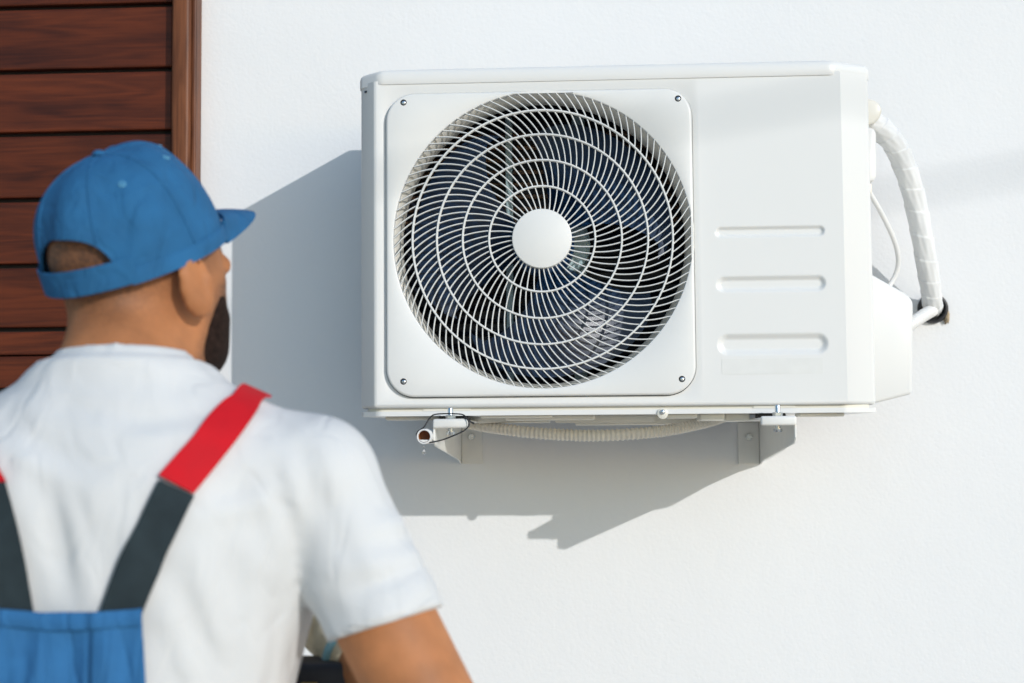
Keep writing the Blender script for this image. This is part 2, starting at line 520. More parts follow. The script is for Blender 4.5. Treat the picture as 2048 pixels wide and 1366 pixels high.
# stained wooden cladding at the left
PY = -.022                                               # plank face
TRX0, TRX1 = at(340, 300, -.05).x, at(388, 300, -.05).x
clad = thing('wooden_cladding', 'dark red-brown stained wooden plank cladding at the left of the white wall', 'cladding', ((TRX0 - .8), 0, 0))
gaps = [at(300, y, PY).z for y in (-122, 9, 138, 263.5, 395.5, 528, 656, 778)]
while gaps[-1] > .1: gaps.append(gaps[-1] - .119)
gaps = [gaps[0] + .119 * k for k in range(9, 0, -1)] + gaps
xl = -3.0
pm = {}
for i in range(len(gaps) - 1):
    z1, z0 = gaps[i] - .0042, gaps[i + 1] + .0042
    spl = abs(gaps[i] - at(300, 656, PY).z) < 1e-4
    pieces = [(z0, z1)]
    if spl:
        zm = at(60, 711, PY).z
        pieces = [(zm + .0012, z1), (z0, zm - .0012)]
    for (a, b2) in pieces:
        bmp = bm_box(xl, TRX0 - .0045, PY, -.002, a, b2, bevel=.0035, seg=2)
        o = part('plank', bmp, 'plank', clad)
        # slide the local origin so that the grain differs plank by plank
part('batten_backing', bm_box(xl - .01, TRX0 - .001, -.0055, -.0003, .0, 3.2), 'blackwood', clad)
tb = part('trim_board', bm_box(TRX0, TRX1 - .009, -.050, -.001, .0, 3.25, bevel=.009, seg=4), 'trim', clad, True, 40)
part('edge_strip', bm_box(TRX1 - .0095, TRX1, -.040, -.001, .0, 3.25, bevel=.003, seg=2), 'trim', clad)

# ================================================================== air conditioner outdoor unit
D, GAP = .40, .11                                        # front face and back face distance from the wall
YF, YB = -D, -GAP
CH = .030                                                # depth of the corner chamfers
ZT, ZB = at(1200, 128, YF).z, at(1200, 813, YF).z
XF0, XF1 = at(753, 480, YF).x, at(1688, 480, YF).x
XL, XR = at(722, 480, YF + CH).x, at(1745, 480, YF + CH).x
XM = (XL + XR) / 2
unit = thing('air_conditioner', 'white outdoor air conditioner unit with round fan grille hung on the wall', 'air conditioner', (XM, (YF + YB) / 2, ZB - .02))

YP = YF - .009                                           # grille plate front
PX0, PX1 = at(772, 480, YP).x, at(1388, 480, YP).x
PZ0, PZ1 = at(1084, 792, YP).z, at(1084, 181, YP).z
FC = at(1084, 477, YP - .002)                            # fan axis
FX, FZ = FC.x, FC.z
PXM = 1 / (FPX / (CAM_D + YP))                           # metres per photograph pixel on the plate

def arc(cx, cy, r, a0, a1, n):
    return [(cx + r * math.cos(math.radians(a0 + (a1 - a0) * i / n)), cy + r * math.sin(math.radians(a0 + (a1 - a0) * i / n))) for i in range(n + 1)]

def fillet(poly, rs, n=5):
    """round the corners of an open polyline of 2d points"""
    out = [poly[0]]
    for i in range(1, len(poly) - 1):
        p0, p, p1 = Vector(poly[i - 1]), Vector(poly[i]), Vector(poly[i + 1])
        d0, d1 = (p0 - p).normalized(), (p1 - p).normalized()
        r = min(rs, (p0 - p).length * .45, (p1 - p).length * .45)
        a, c = p + d0 * r, p + d1 * r
        for k in range(n + 1):
            t = k / n
            out.append(tuple(a * (1 - t) ** 2 + p * 2 * t * (1 - t) + c * t * t))
    out.append(poly[-1])
    return out

def casing_front():
    bm = bmesh.new()
    XS = PX1 + .012                                      # where the embossed right field begins
    # field round the grille opening
    hole = rounded_rect(PX0 - .0011, PX1 + .0011, PZ0 - .0011, PZ1 + .0011, .046, 14)
    x0, x1, z0, z1 = XF0, XS, ZB + .006, ZT - .02
    cx, cz = (PX0 + PX1) / 2, (PZ0 + PZ1) / 2
    inner, outer, rim = [], [], []
    for (x, z) in hole:
        dx, dz = x - cx, z - cz
        t = min(((x1 - cx) / dx if dx > 0 else (x0 - cx) / dx if dx < 0 else 9), ((z1 - cz) / dz if dz > 0 else (z0 - cz) / dz if dz < 0 else 9))
        inner.append(bm.verts.new((x, YF + .0012, z)))
        rim.append(bm.verts.new((x, YF + .014, z)))
        outer.append((cx + dx * t, cz + dz * t))
    ov = [bm.verts.new((x, YF, z)) for x, z in outer]
    lip = [bm.verts.new((h[0] + (o[0] - h[0]) * min(1, .0015 / max(1e-6, math.hypot(o[0] - h[0], o[1] - h[1]))), YF, h[1] + (o[1] - h[1]) * min(1, .0015 / max(1e-6, math.hypot(o[0] - h[0], o[1] - h[1]))))) for h, o in zip(hole, outer)]
    n = len(hole)
    for i in range(n):
        j = (i + 1) % n
        bm.faces.new((lip[i], lip[j], ov[j], ov[i]))
        bm.faces.new((inner[i], inner[j], lip[j], lip[i]))
        bm.faces.new((rim[i], rim[j], inner[j], inner[i]))
        # close the corners of the rectangle
        a, b2 = outer[i], outer[j]
        if abs(a[0] - b2[0]) > 1e-5 and abs(a[1] - b2[1]) > 1e-5:
            cxn = a[0] if abs(a[0] - x0) < 1e-5 or abs(a[0] - x1) < 1e-5 else b2[0]
            czn = a[1] if abs(a[1] - z0) < 1e-5 or abs(a[1] - z1) < 1e-5 else b2[1]
            bm.faces.new((ov[i], ov[j], bm.verts.new((cxn, YF, czn))))
    # embossed right field
    slots = []
    for (px0, px1, py0, py1) in ((1430, 1650, 450, 476), (1432, 1653, 549, 586), (1434, 1658, 664, 712)):
        a, c = at(px0, py1, YF), at(px1, py0, YF)
        slots.append(((a.x, c.x, (a.z + c.z) / 2, (c.z - a.z) / 2)))
    nx, nz = 150, 360
    V = []
    for i in range(nx + 1):
        x = XS + (XF1 - XS) * i / nx
        col = []
        for k in range(nz + 1):
            z = z0 + (z1 - z0) * k / nz
            y = YF
            for (sx0, sx1, sz, sh) in slots:
                ddx = max(sx0 + sh - x, 0, x - (sx1 - sh)); d = math.hypot(ddx, z - sz) / sh
                if d < 1:
                    u = min(1, (1 - d) / .62)
                    y += .0066 * (sh / .019) ** .5 * u * u * (3 - 2 * u)
            col.append(bm.verts.new((x, y, z)))
        V.append(col)
    for i in range(nx):
        for k in range(nz):
            bm.faces.new((V[i][k], V[i + 1][k], V[i + 1][k + 1], V[i][k + 1]))
    # chamfered corners and side walls as strips in plan
    def strip(plan, za, zb):
        lo = [bm.verts.new((x, y, za)) for x, y in plan]; hi = [bm.verts.new((x, y, zb)) for x, y in plan]
        for i in range(len(plan) - 1):
            bm.faces.new((lo[i], lo[i + 1], hi[i + 1], hi[i]))
        return lo, hi
    left = fillet([(XL, YB), (XL, YF + CH), (XF0 - .004, YF + .0012), (XF0, YF)], .006)
    right = fillet([(XF1, YF), (XR, YF + CH), (XR, YB)], .010)
    strip(left, z0, z1); strip(right, z0, z1)
    # rolled bottom edge that turns back under the front
    for plan in (left, right, [(XF0, YF), (XF1, YF)]):
        prev = None
        for s in range(5):
            a = math.radians(90 * s / 4)
            off, zz = .006 * (1 - math.cos(a)), z0 - .006 * math.sin(a)
            row = [bm.verts.new((x + (off if x < XM else -off) * (0 if XF0 < x < XF1 else .6), y + off, zz)) for x, y in plan]
            if prev:
                for i in range(len(row) - 1):
                    bm.faces.new((prev[i], row[i], row[i + 1], prev[i + 1]))
            prev = row
    bmesh.ops.remove_doubles(bm, verts=bm.verts[:], dist=2e-5)
    bmesh.ops.recalc_face_normals(bm, faces=bm.faces[:])
    return part('casing', bm, 'casing', unit, True, 50)
casing = casing_front()
# back sheet and inner floor close the box
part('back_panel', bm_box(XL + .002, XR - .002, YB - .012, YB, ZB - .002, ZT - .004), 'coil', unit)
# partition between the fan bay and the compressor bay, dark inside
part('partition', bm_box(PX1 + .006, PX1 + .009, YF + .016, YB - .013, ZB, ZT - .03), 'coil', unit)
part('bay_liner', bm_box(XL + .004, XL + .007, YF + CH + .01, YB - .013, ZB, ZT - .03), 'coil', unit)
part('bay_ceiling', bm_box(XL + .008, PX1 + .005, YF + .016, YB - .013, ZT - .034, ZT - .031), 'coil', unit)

# lid: overhangs the casing by a hair, chamfered corners, rounded upper edge
def lid():
    bm = bmesh.new()
    e = .0022
    plan = fillet([(XL - e, YB + .002), (XL - e, YF + CH - .002), (XF0 + .004, YF - e), (XF1 - .012, YF - e), (XR + e, YF + CH + .004), (XR + e, YB + .002)], .009, 6)
    cx = XM
    rows = []
    zl = ZT - .026
    for (off, z) in [(.003, zl + .0), (.0006, zl + .0), (0, zl + .001), (0, ZT - .011), (.0012, ZT - .0065), (.004, ZT - .0028), (.009, ZT - .0008), (.016, ZT)]:
        rows.append([bm.verts.new((x + (off if x < cx else -off) * (1 if not (XF0 + .03 < x < XF1 - .03) else 0), min(y + off, YB + .002), z)) for x, y in plan])
    for a, b2 in zip(rows, rows[1:]):
        for i in range(len(a) - 1):
            bm.faces.new((a[i], a[i + 1], b2[i + 1], b2[i]))
    bm.faces.new(rows[-1]); 
    bmesh.ops.recalc_face_normals(bm, faces=bm.faces[:])
    return part('lid', bm, 'casing', unit, True, 40)
lid()

# base pan: front lip, recessed band, feet and pressed ribs underneath
def pan_plan(e):
    return fillet([(XL + e, YB), (XL + e, YF + CH), (XF0 + .002, YF + e), (XF1, YF + e), (XR - e, YF + CH), (XR - e, YB)], .008, 5)
def slab(plan, z0, z1):
    return bm_prism(plan, 'z', z0, z1)
LZ1, LZ0 = at(1200, 819.5, YF).z, at(1200, 829, YF).z
pan = part('base_pan', slab(pan_plan(.0), LZ0, LZ1), 'casing', unit)
part('pan_upstand', slab(pan_plan(.010), LZ1 - .001, ZB + .004), 'pan', pan)
UZ = LZ0
for (px0, px1, y0, y1, dz) in ((770, 880, .04, .10, .006), (960, 1105, .02, .035, .004), (1010, 1190, .05, .085, .008), (1110, 1310, .10, .15, .012), (1330, 1395, .015, .05, .007), (1400, 1450, .02, .11, .011), (1450, 1500, .05, .2, .012), (1600, 1690, .03, .09, .006), (1150, 1390, .17, .24, .016), (900, 1100, .14, .2, .011)):
    xa, xb = at(px0, 830, YF + y0).x, at(px1, 830, YF + y0).x
    part('pressed_rib', bm_box(xa, xb, YF + y0, YF + y1, UZ - dz, UZ + .001, bevel=.0035, seg=3), 'pan', pan, True, 50)
# shallow dark recesses in the band over the lip, above each bracket
for (pa, pb) in ((845, 940), (1508, 1592)):
    part('band_slot', bm_box(at(pa, 815, YF).x, at(pb, 815, YF).x, YF + .0085, YF + .012, LZ1 + .0005, ZB + .001), 'bellmouth', pan)
# middle tab with screw
tx = at(1325, 822, YF).x
tabm = bm_lathe([(.0, -.0035), (.0075, -.0035), (.0085, -.0028), (.0085, 0)], (tx, YF, LZ0 + .0005), 24)
part('screw_tab', tabm, 'pan', pan, True, 40)
bs = bm_lathe([(0, -.0075), (.0022, -.0072), (.0038, -.006), (.0042, -.0036)], (tx, YF, LZ0 + .003), 16)
part('screw', bs, 'zinc', pan, True, 50)

# ---- grille plate: rounded square with a round opening
R_OPEN = 301.5 * PXM
def plate():
    bm = bmesh.new()
    def off(k):
        src = rounded_rect(PX0 + k, PX1 - k, PZ0 + k, PZ1 - k, .045 - k, 16)
        out = []
        for i in range(len(src)):
            a, c = src[i], src[(i + 1) % len(src)]
            q = 28 if i % 16 == 15 else 1
            out += [(a[0] + (c[0] - a[0]) * j / q, a[1] + (c[1] - a[1]) * j / q) for j in range(q)]
        return out
    loop0 = off(0)
    n = len(loop0)
    rows = []
    for (k, y) in ((0, YF + .013), (0, YP + .0045), (.0006, YP + .0022), (.0020, YP + .0006), (.0042, YP)):
        rows.append([bm.verts.new((x, y, z)) for x, z in off(k)])
    def ring(r, y):
        out = []
        for (x, z) in loop0:
            a = math.atan2(z - FZ, x - FX)
            out.append(bm.verts.new((FX + r * math.cos(a), y, FZ + r * math.sin(a))))
        return out
    rows.append(ring(R_OPEN + .0012, YP)); rows.append(ring(R_OPEN + .0003, YP + .0006)); rows.append(ring(R_OPEN, YP + .0022)); rows.append(ring(R_OPEN - .0005, YP + .012))
    for a, b2 in zip(rows, rows[1:]):
        for i in range(n):
            bm.faces.new((a[i], a[(i + 1) % n], b2[(i + 1) % n], b2[i]))
    bmesh.ops.recalc_face_normals(bm, faces=bm.faces[:])
    return part('fan_guard', bm, 'grille', unit, True, 50)
guard = plate()
# countersunk screws in the four corners
for (px, py) in ((807, 205), (1356, 197), (1364, 758), (807, 763)):
    c = at(px, py, YP)
    part('screw_shade_disc', bm_lathe([(.0050, -.0003), (.0046, .0002 - .0006), (.0043, -.0002), (.0040, -.0001), (0, -.0001)], (c.x, YP, c.z), 20), 'hole', guard)  # flat dark disc: shade of the countersink painted round the screw
    s = bm_lathe([(0, -.0010), (.0012, -.0010), (.0030, -.0008), (.0034, -.0002)], (c.x + .0003, YP, c.z - .0004), 16)
    part('screw', s, 'zinc', guard, True, 60)
# hub cap
part('hub_cap', bm_lathe([(0, -.0035), (58 * PXM, -.0035), (59.4 * PXM, -.0030), (60.2 * PXM, -.0012), (60.2 * PXM, .010), (56 * PXM, .010)], (FX, YP - .002, FZ), 96), 'grille', guard, True, 35)
# rings
RADII = [60, 107, 160.5, 213, 262.5, 301]
THETA = [0, 5.2, 12.2, 19.7, 27.6, 35.8]
for r in RADII[1:5]:
    w = 2.05 * PXM
    part('grille_ring', bm_lathe([(r * PXM - w, 0), (r * PXM - w, -.0048), (r * PXM - w * .5, -.0062), (r * PXM + w * .5, -.0062), (r * PXM + w, -.0048), (r * PXM + w, 0), (r * PXM - w, 0)], (FX, YP + .0042, FZ), 144), 'grille', guard, True, 50)
# swept bars between the rings, each annulus with its own count
def theta(r):
    return float(np.interp(r, np.linspace(60, 301, 200), TH_S))
_pc = np.polyfit(RADII, THETA, 3)
TH_S = np.polyval(_pc, np.linspace(60, 301, 200))
def bar_mesh(r0, r1):
    bm = bmesh.new()
    rows = []
    ns = 7
    w0, dep = 1.28 * PXM, .0048
    for i in range(ns + 1):
        r = r0 + (r1 - r0) * i / ns
        a = math.radians(theta(max(60, min(301, r))))
        e = .5
        a2 = math.radians(theta(max(60, min(301, r + e)))); a1 = math.radians(theta(max(60, min(301, r - e))))
        p = Vector((r * math.cos(a), r * math.sin(a))) * PXM
        t = (Vector(((r + e) * math.cos(a2), (r + e) * math.sin(a2))) - Vector(((r - e) * math.cos(a1), (r - e) * math.sin(a1)))).normalized()
        nrm = Vector((-t.y, t.x))
        row = []
        for (s, y) in ((-1, dep), (-1, .0010), (-.45, 0), (.45, 0), (1, .0010), (1, dep)):
            q = p + nrm * w0 * s
            row.append(bm.verts.new((q.x, y, q.y)))
        rows.append(row)
    for a, b2 in zip(rows, rows[1:]):
        for k in range(6):
            bm.faces.new((a[k], a[(k + 1) % 6], b2[(k + 1) % 6], b2[k]))
    bm.faces.new(rows[0]); bm.faces.new(rows[-1][::-1])
    bmesh.ops.recalc_face_normals(bm, faces=bm.faces[:])
    return bm
COUNTS = [44, 66, 87, 97, 99]
PH = [2.0, 1.2, 2.3, .6, 1.6]
stuff = bmesh.new()
for k, cnt in enumerate(COUNTS):
    r0, r1 = RADII[k] - (.5 if k else 2), RADII[k + 1] + (.5 if k < 4 else 1.5)
    me = bpy.data.meshes.new('grille_bar')
    b2 = bar_mesh(r0, r1); b2.normal_update(); b2.to_mesh(me); b2.free()
    me.materials.append(M['grille']); me.shade_smooth(); me.set_sharp_from_angle(angle=math.radians(40))
    for i in range(cnt):
        mw = Matrix.Translation((FX, YP + .0002, FZ)) @ Matrix.Rotation(-(2 * math.pi * i / cnt + math.radians(PH[k])), 4, 'Y')
        if k >= 2:
            o = bpy.data.objects.new('grille_bar', me); COL.objects.link(o)
            o.parent = guard; o.matrix_basis = mw
        else:
            t = me.copy(); t.transform(mw); stuff.from_mesh(t); bpy.data.meshes.remove(t)
o = part('inner_grille_bars', stuff, 'grille', guard, True, 40)
o['kind'] = 'stuff'

# bellmouth behind the grille
part('bellmouth', bm_lathe([(R_OPEN + .004, .010), (R_OPEN - .001, .012), (R_OPEN - .004, .018), (R_OPEN - .007, .028), (R_OPEN - .008, .040), (R_OPEN - .008, .062), (R_OPEN - .006, .066), (R_OPEN + .02, .072)], (FX, YP, FZ), 160), 'bellmouth', unit, True, 40)

# fan: hub and three broad swept blades
fan = part('fan', bm_lathe([(0, -.012), (.038, -.012), (.047, -.006), (.050, .004), (.050, .055)], (FX, YP + .055, FZ), 48), 'navy', unit, True, 40)
def blade(a0):
    bm = bmesh.new()
    nr, na = 16, 22
    RB = R_OPEN - .020
    V = []
    for i in range(nr + 1):
        t = i / nr
        r = .046 + (RB - .046) * t
        lead = math.radians(-30 - 34 * t + 4 * math.sin(t * 3)); trail = math.radians(28 + 16 * t)
        col = []
        for k in range(na + 1):
            s = k / na
            ang = lead + (trail - lead) * s
            # rounded tip corners
            rr = r - .030 * max(0, t - .82) / .18 * (abs(s - .5) * 2) ** 5
            y = .036 + .098 * (s - .5) * (1.0 - .12 * t) + .010 * math.sin(s * math.pi) * (t - .2)
            col.append(bm.verts.new((FX + rr * math.cos(a0 + ang), YP + .052 + y, FZ + rr * math.sin(a0 + ang))))
        V.append(col)
    for i in range(nr):
        for k in range(na):
            bm.faces.new((V[i][k], V[i + 1][k], V[i + 1][k + 1], V[i][k + 1]))
    bmesh.ops.solidify(bm, geom=bm.faces[:], thickness=.0025)
    bmesh.ops.recalc_face_normals(bm, faces=bm.faces[:])
    return part('fan_blade', bm, 'navy', fan, True, 50)
for k in range(3):
    blade(math.radians(-66 + 120 * k))

# motor bracket: two posts and a motor body behind the fan
mb = part('motor_bracket', bm_box(at(1012, 480, -.21).x, at(1026, 480, -.21).x, -.215, -.185, ZB + .005, ZT - .04, bevel=.002), 'teal', unit)
bmm = bm_box(at(1146, 480, -.21).x, at(1172, 480, -.21).x, -.215, -.185, ZB + .005, ZT - .04, bevel=.002)
part('bracket_post', bmm, 'teal', mb)
part('motor', bm_lathe([(0, 0), (.05, 0), (.056, .006), (.056, .09), (.0, .09)], (FX + .02, -.275, FZ + .01), 40), 'teal', mb, True, 40)

# heat exchanger behind: dark fins and horizontal tubes
coil = part('heat_exchanger', bm_box(XL + .02, PX1 + .004, -.150, -.124, ZB + .002, ZT - .036), 'coil', unit)
nt_ = 22
for i in range(nt_):
    z = ZB + .025 + (ZT - ZB - .085) * i / (nt_ - 1)
    path = [(XL + .022, -.154, z), (PX1 + .002, -.154, z)]
    part('coil_tube', bm_tube(path, .0042, 8), 'lit_tube' if i >= 14 else 'coil', coil, True)  # upper tubes brown: the light falling on them put into the colour
for i, (px, py) in enumerate(((905, 530), (915, 548), (906, 560), (925, 540), (918, 520), (855, 390), (862, 402), (851, 410))):
    c = at(px, py, -.17)
    part('copper_bend', bm_lathe([(.0055 * math.cos(a), .0055 * math.sin(a)) for a in [math.radians(-90 + 18 * q) for q in range(11)]], (c.x, -.17, c.z), 10), 'copper', coil, True)

# faded label ghost under the lowest emboss
c0, c1 = at(1444, 749, YF), at(1645, 716, YF)
part('label_patch', bm_box(c0.x, c1.x, YF - .0004, YF + .0004, c0.z, c1.z), 'label', unit)

# side fittings on the right flank
def prism_y(pts, y0, y1, bevel):
    return bm_prism(pts, 'y', y0, y1, bevel, 3)
yc = -.255
pts = [at(1738, 545, yc), at(1752, 553, yc), at(1818, 590, yc), at(1827, 604, yc), at(1825, 788, yc), at(1752, 806, yc), at(1738, 808, yc)]
part('valve_cover', prism_y([(p.x, p.z) for p in pts], yc, -.205, .007), 'casing', unit, True, 50)
yc = -.27
pts = [at(1725, 196, yc), at(1746, 198, yc), at(1760, 207, yc), at(1765, 220, yc), at(1760, 236, yc), at(1748, 247, yc), at(1725, 252, yc)]
part('side_handle', prism_y([(p.x, p.z) for p in pts], yc, -.16, .004), 'bellmouth', unit, True, 50)
pts = [at(1728, 252, yc), at(1748, 256, yc), at(1753, 266, yc), at(1753, 352, yc), at(1748, 362, yc), at(1728, 364, yc)]
part('cable_cover', prism_y([(p.x, p.z) for p in pts], yc, -.18, .004), 'casing', unit, True, 50)
pts = [at(1728, 363, yc), at(1747, 364, yc), at(1747, 386, yc), at(1728, 390, yc)]
part('cable_gland', prism_y([(p.x, p.z) for p in pts], yc + .01, -.2, .003), 'bellmouth', unit, True, 50)

# ================================================================== mounting brackets
YA = -.450                                               # front end of the arms
FZT = at(1200, 838, YA).z                                # top of the flange
def bracket(px_g, sgn, label):
    """sgn +1: flange to the right of the gusset"""
    xg = at(px_g, 860, YA).x
    t = thing('mounting_bracket', label, 'bracket', (xg, 0, FZT - .08), 'wall brackets carrying the air conditioner')
    X = lambda d: xg + sgn * d
    def bx(d0, d1, *a, **k):
        x0, x1 = sorted((X(d0), X(d1)))
        return bm_box(x0, x1, *a, **k)
    zb_wall = at(px_g, 928, 0).z
    # gusset sheet
    poly = [(YA, FZT - .0035), (YA, FZT - .031), (YA + .016, FZT - .040), (-.05, zb_wall + .008), (-.008, zb_wall), (-.0015, zb_wall), (-.0015, FZT - .0035)]
    part('gusset', bm_prism(poly, 'x', *sorted((X(0), X(.003))), bevel=.0008, seg=1), 'bracket', t)
    part('flange', bx(0, .054, YA, -.0015, FZT - .0032, FZT, bevel=.001, seg=2), 'bracket', t)
    # rolled front lip of the flange
    lip = bmesh.new()
    bx(.0, .054, YA - .006, YA + .004, FZT - .0120, FZT + .0022, bevel=.0034, seg=3, bm=lip)
    part('front_lip', lip, 'bracket', t, True, 50)
    part('wall_plate', bx(.0034, .042, -.006, -.0005, zb_wall, FZT - .0036, bevel=.001, seg=1), 'bracket', t)
    # bolt through the flange
    bxc, byc = X(.025), YA + .022
    bolt = part('bolt', bm_lathe([(0, -.022), (.0062, -.022), (.0068, -.0205), (.0068, -.0165), (.004, -.0164), (.0042, .018), (.0036, .0195), (0, .0195)], (bxc, byc, FZT), 20, axis='z'), 'zinc', t, True, 40)
    part('washer', bm_lathe([(.0042, 0.0004), (.0105, .0004), (.0105, .0020), (.0042, .0020)], (bxc, byc, FZT), 28, axis='z'), 'zinc', bolt, True, 40)
    part('nut', bm_lathe([(.0042, .0021), (.0074, .0021), (.0078, .0028), (.0078, .0078), (.0074, .0085), (.0042, .0085)], (bxc, byc, FZT), 6, axis='z'), 'zinc', bolt)
    # rubber foot between the flange and the pan
    part('rubber_pad', bx(.006, .048, YA + .07, YA + .12, FZT + .0004, UZ - .0003 if UZ > FZT + .002 else FZT + .004, bevel=.001, seg=1), 'black', t)
    part('wall_bolt', bm_lathe([(.0068, -.0005), (.0068, -.005), (.006, -.0062), (0, -.0062)], (X(.022), -.006, zb_wall + .05), 6), 'zinc', t)
    return t
bracket(866, 1, 'white steel wall bracket under the left end of the air conditioner, beside the dripping pipe')
rb = bracket(1593, -1, 'white steel wall bracket under the right end of the air conditioner')

# ================================================================== drain pipe, drip, tie and corrugated hose
pc = at(848, 873, -.470)
pr = .0118
pipe = thing('drain_pipe', 'short white drain pipe with brown inside, dripping by the left bracket', 'pipe', (pc.x, -.25, pc.z))
prof = [(pr * .74, .40), (pr * .74, .003), (pr * .82, 0), (pr * .94, 0), (pr, .002), (pr, .40)]
part('pipe_wall', bm_lathe(prof, (pc.x, -.470, pc.z), 32), 'pvc', pipe, True, 40)
part('pipe_inside', bm_lathe([(pr * .735, .40), (pr * .735, .0025)], (pc.x, -.470, pc.z), 32), 'brown', pipe, True)
part('inner_stop', bm_lathe([(pr * .73, 0), (0, .004)], (pc.x, -.445, pc.z), 24), 'brown', pipe, True)
part('water_film', bm_prism([(pc.x + pr * .72 * math.cos(math.radians(a)), pc.z + pr * .72 * math.sin(math.radians(a))) for a in range(215, 330, 9)], 'y', -.4695, -.452, 0), 'pvc', pipe)
drop_p = at(848, 905, -.468)
def drop(c, r):
    return bm_lathe([(0, -r * 1.0), (r * .55, -r * .84), (r * .9, -r * .35), (r, 0), (r * .9, r * .4), (r * .55, r * .95), (r * .2, r * 1.5), (0, r * 1.9)], c, 16, axis='z')
tag(part('water_drop', drop(drop_p, .0031), 'water', None, True), 'larger clear water drop falling below the drain pipe', 'drop', 'water drops')
tag(part('water_drop', drop(at(848, 894, -.468), .0011), 'water', None, True), 'tiny water bead just under the drain pipe mouth', 'drop', 'water drops')
# black tie looped round pipe and bracket
tie = [at(px, py, y) for px, py, y in ((833, 868, -.455), (835, 876, -.459), (843, 886, -.462), (860, 885, -.464), (884, 880, -.462), (905, 872, -.462), (927, 862, -.461), (938, 850, -.460), (935, 839, -.459), (926, 829.5, -.455), (908, 827.5, -.4545), (888, 827.3, -.4545), (868, 829.5, -.4545), (858, 838, -.456), (848, 854, -.459), (837, 862, -.458), (833, 868, -.455))]
tag(part('cable_tie', bm_tube(smooth_path(tie, 110), .0011, 8, caps=False), 'black', None, True), 'thin black wire tied round the drain pipe and the left bracket', 'cable tie')
tail = [at(930, 836, -.455), at(940, 843, -.448), at(948, 847, -.442)]
tag(part('cable_tie_end', bm_tube(smooth_path(tail, 12), .0016, 8), 'black', None, True), 'short black cut wire end poking out right of the left bracket', 'cable tie')

def corrugated(path, r, pitch, name, material):
    L = sum((path[i + 1] - path[i]).length for i in range(len(path) - 1))
    per = L / (len(path) - 1)
    return bm_tube(path, lambda i, n: r * (1 + .11 * math.sin(2 * math.pi * i * per / pitch)), 14)
hp = [at(px, py, y) for px, py, y in ((915, 838, -.20), (945, 848, -.22), (1010, 859, -.26), (1100, 868, -.28), (1190, 871, -.29), (1290, 866, -.29), (1360, 856, -.27), (1420, 842, -.24), (1450, 832, -.2))]
tag(part('drain_hose', corrugated(smooth_path(hp, 700), .0092, .0062, '', ''), 'hose', None, True), 'cream corrugated drain hose sagging under the air conditioner', 'hose')

# ================================================================== pipe bundle, cable and wall sleeve at the right
ip = [at(px, py, y) for px, py, y in ((1722, 236, -.215), (1752, 252, -.205), (1786, 284, -.185), (1812, 340, -.160), (1832, 410, -.130), (1847, 490, -.100), (1859, 560, -.065), (1864, 600, -.035), (1866, 622, .02))]
ipath = smooth_path(ip, 420)
rr_ = random.Random(3)
ph_ = [rr_.uniform(0, 6.28) for _ in range(8)]
def tape_r(i, n, a):
    t = i / n
    sp = (a / (2 * math.pi) * 1.0 + t * 13) % 1.0                       # spiral overlaps
    s = 1 + .075 * (1 - sp) ** 1.3
    s += .02 * math.sin(4 * a + 30 * t + ph_[0]) + .014 * math.sin(9 * a - 34 * t + ph_[1]) + .012 * math.sin(13 * a + 45 * t + ph_[2]) + .012 * math.sin(a * 2 + 22 * t + ph_[3])
    return s
tag(part('insulated_pipe', bm_tube(ipath, lambda i, n: .0200 - .003 * (i / n), 64, radial=tape_r), 'tape', None, True, 60), 'thick white taped pipe bundle curving from the unit side into the wall', 'pipe')
cp = [at(px, py, y) for px, py, y in ((1736, 380, -.21), (1748, 400, -.20), (1770, 440, -.17), (1790, 485, -.14), (1797, 520, -.12), (1792, 548, -.11), (1778, 574, -.11), (1765, 600, -.12), (1760, 640, -.14))]
tag(part('power_cable', bm_tube(smooth_path(cp, 90), .0045, 12), 'pvc', None, True), 'thin white cable looping behind the unit above the side cover', 'cable')
kp = [at(px, py, y) for px, py, y in ((1795, 668, -.150), (1822, 648, -.115), (1845, 632, -.075), (1862, 622, -.035), (1868, 618, .02))]
tag(part('corrugated_conduit', corrugated(smooth_path(kp, 260), .0105, .0075, '', ''), 'pvc', None, True), 'white corrugated conduit entering the wall beneath the taped pipe', 'conduit')
wc = at(1866, 617, -.004)
sl = thing('wall_sleeve', 'black pipe sleeve ring with tan foam set in the white wall', 'sleeve', (wc.x, 0, wc.z))
part('ring', bm_lathe([(.0205, 0), (.0205, -.010), (.0225, -.013), (.0255, -.012), (.0275, -.006), (.0275, -.0003)], (wc.x, 0, wc.z), 40), 'black', sl, True, 50)
part('hole_shade_disc', bm_lathe([(.0206, -.0006), (0, -.0006)], (wc.x, 0, wc.z), 32), 'hole', sl)  # flat disc, the darkness inside the hole put into its colour
fm = bmesh.new()
bmesh.ops.create_icosphere(fm, subdivisions=3, radius=1)
for v in fm.verts:
    n_ = 1 + .22 * math.sin(v.co.x * 7 + 1) * math.sin(v.co.z * 9) + .12 * math.sin(v.co.y * 13 + v.co.x * 5)
    v.co = Vector((wc.x + .024 + v.co.x * .005 * n_, -.004 + v.co.y * .008 * n_, wc.z - .014 + v.co.z * .013 * n_))
part('foam', fm, 'foam', sl, True)

# unseen cable added above the camera to cast a soft shadow on the unit
c0 = at(1550, 212, YF) + SUN * 9.0
cd = Vector((1, 0, .17)).normalized()
tag(part('shadow_cable', bm_tube([c0 + cd * (-14 + 2 * k) + Vector((0, 0, .0012 * (-14 + 2 * k) ** 2)) for k in range(15)], .0075, 8), 'black', None, True), 'unseen black cable added high in front of the house for its soft shadow', 'cable')

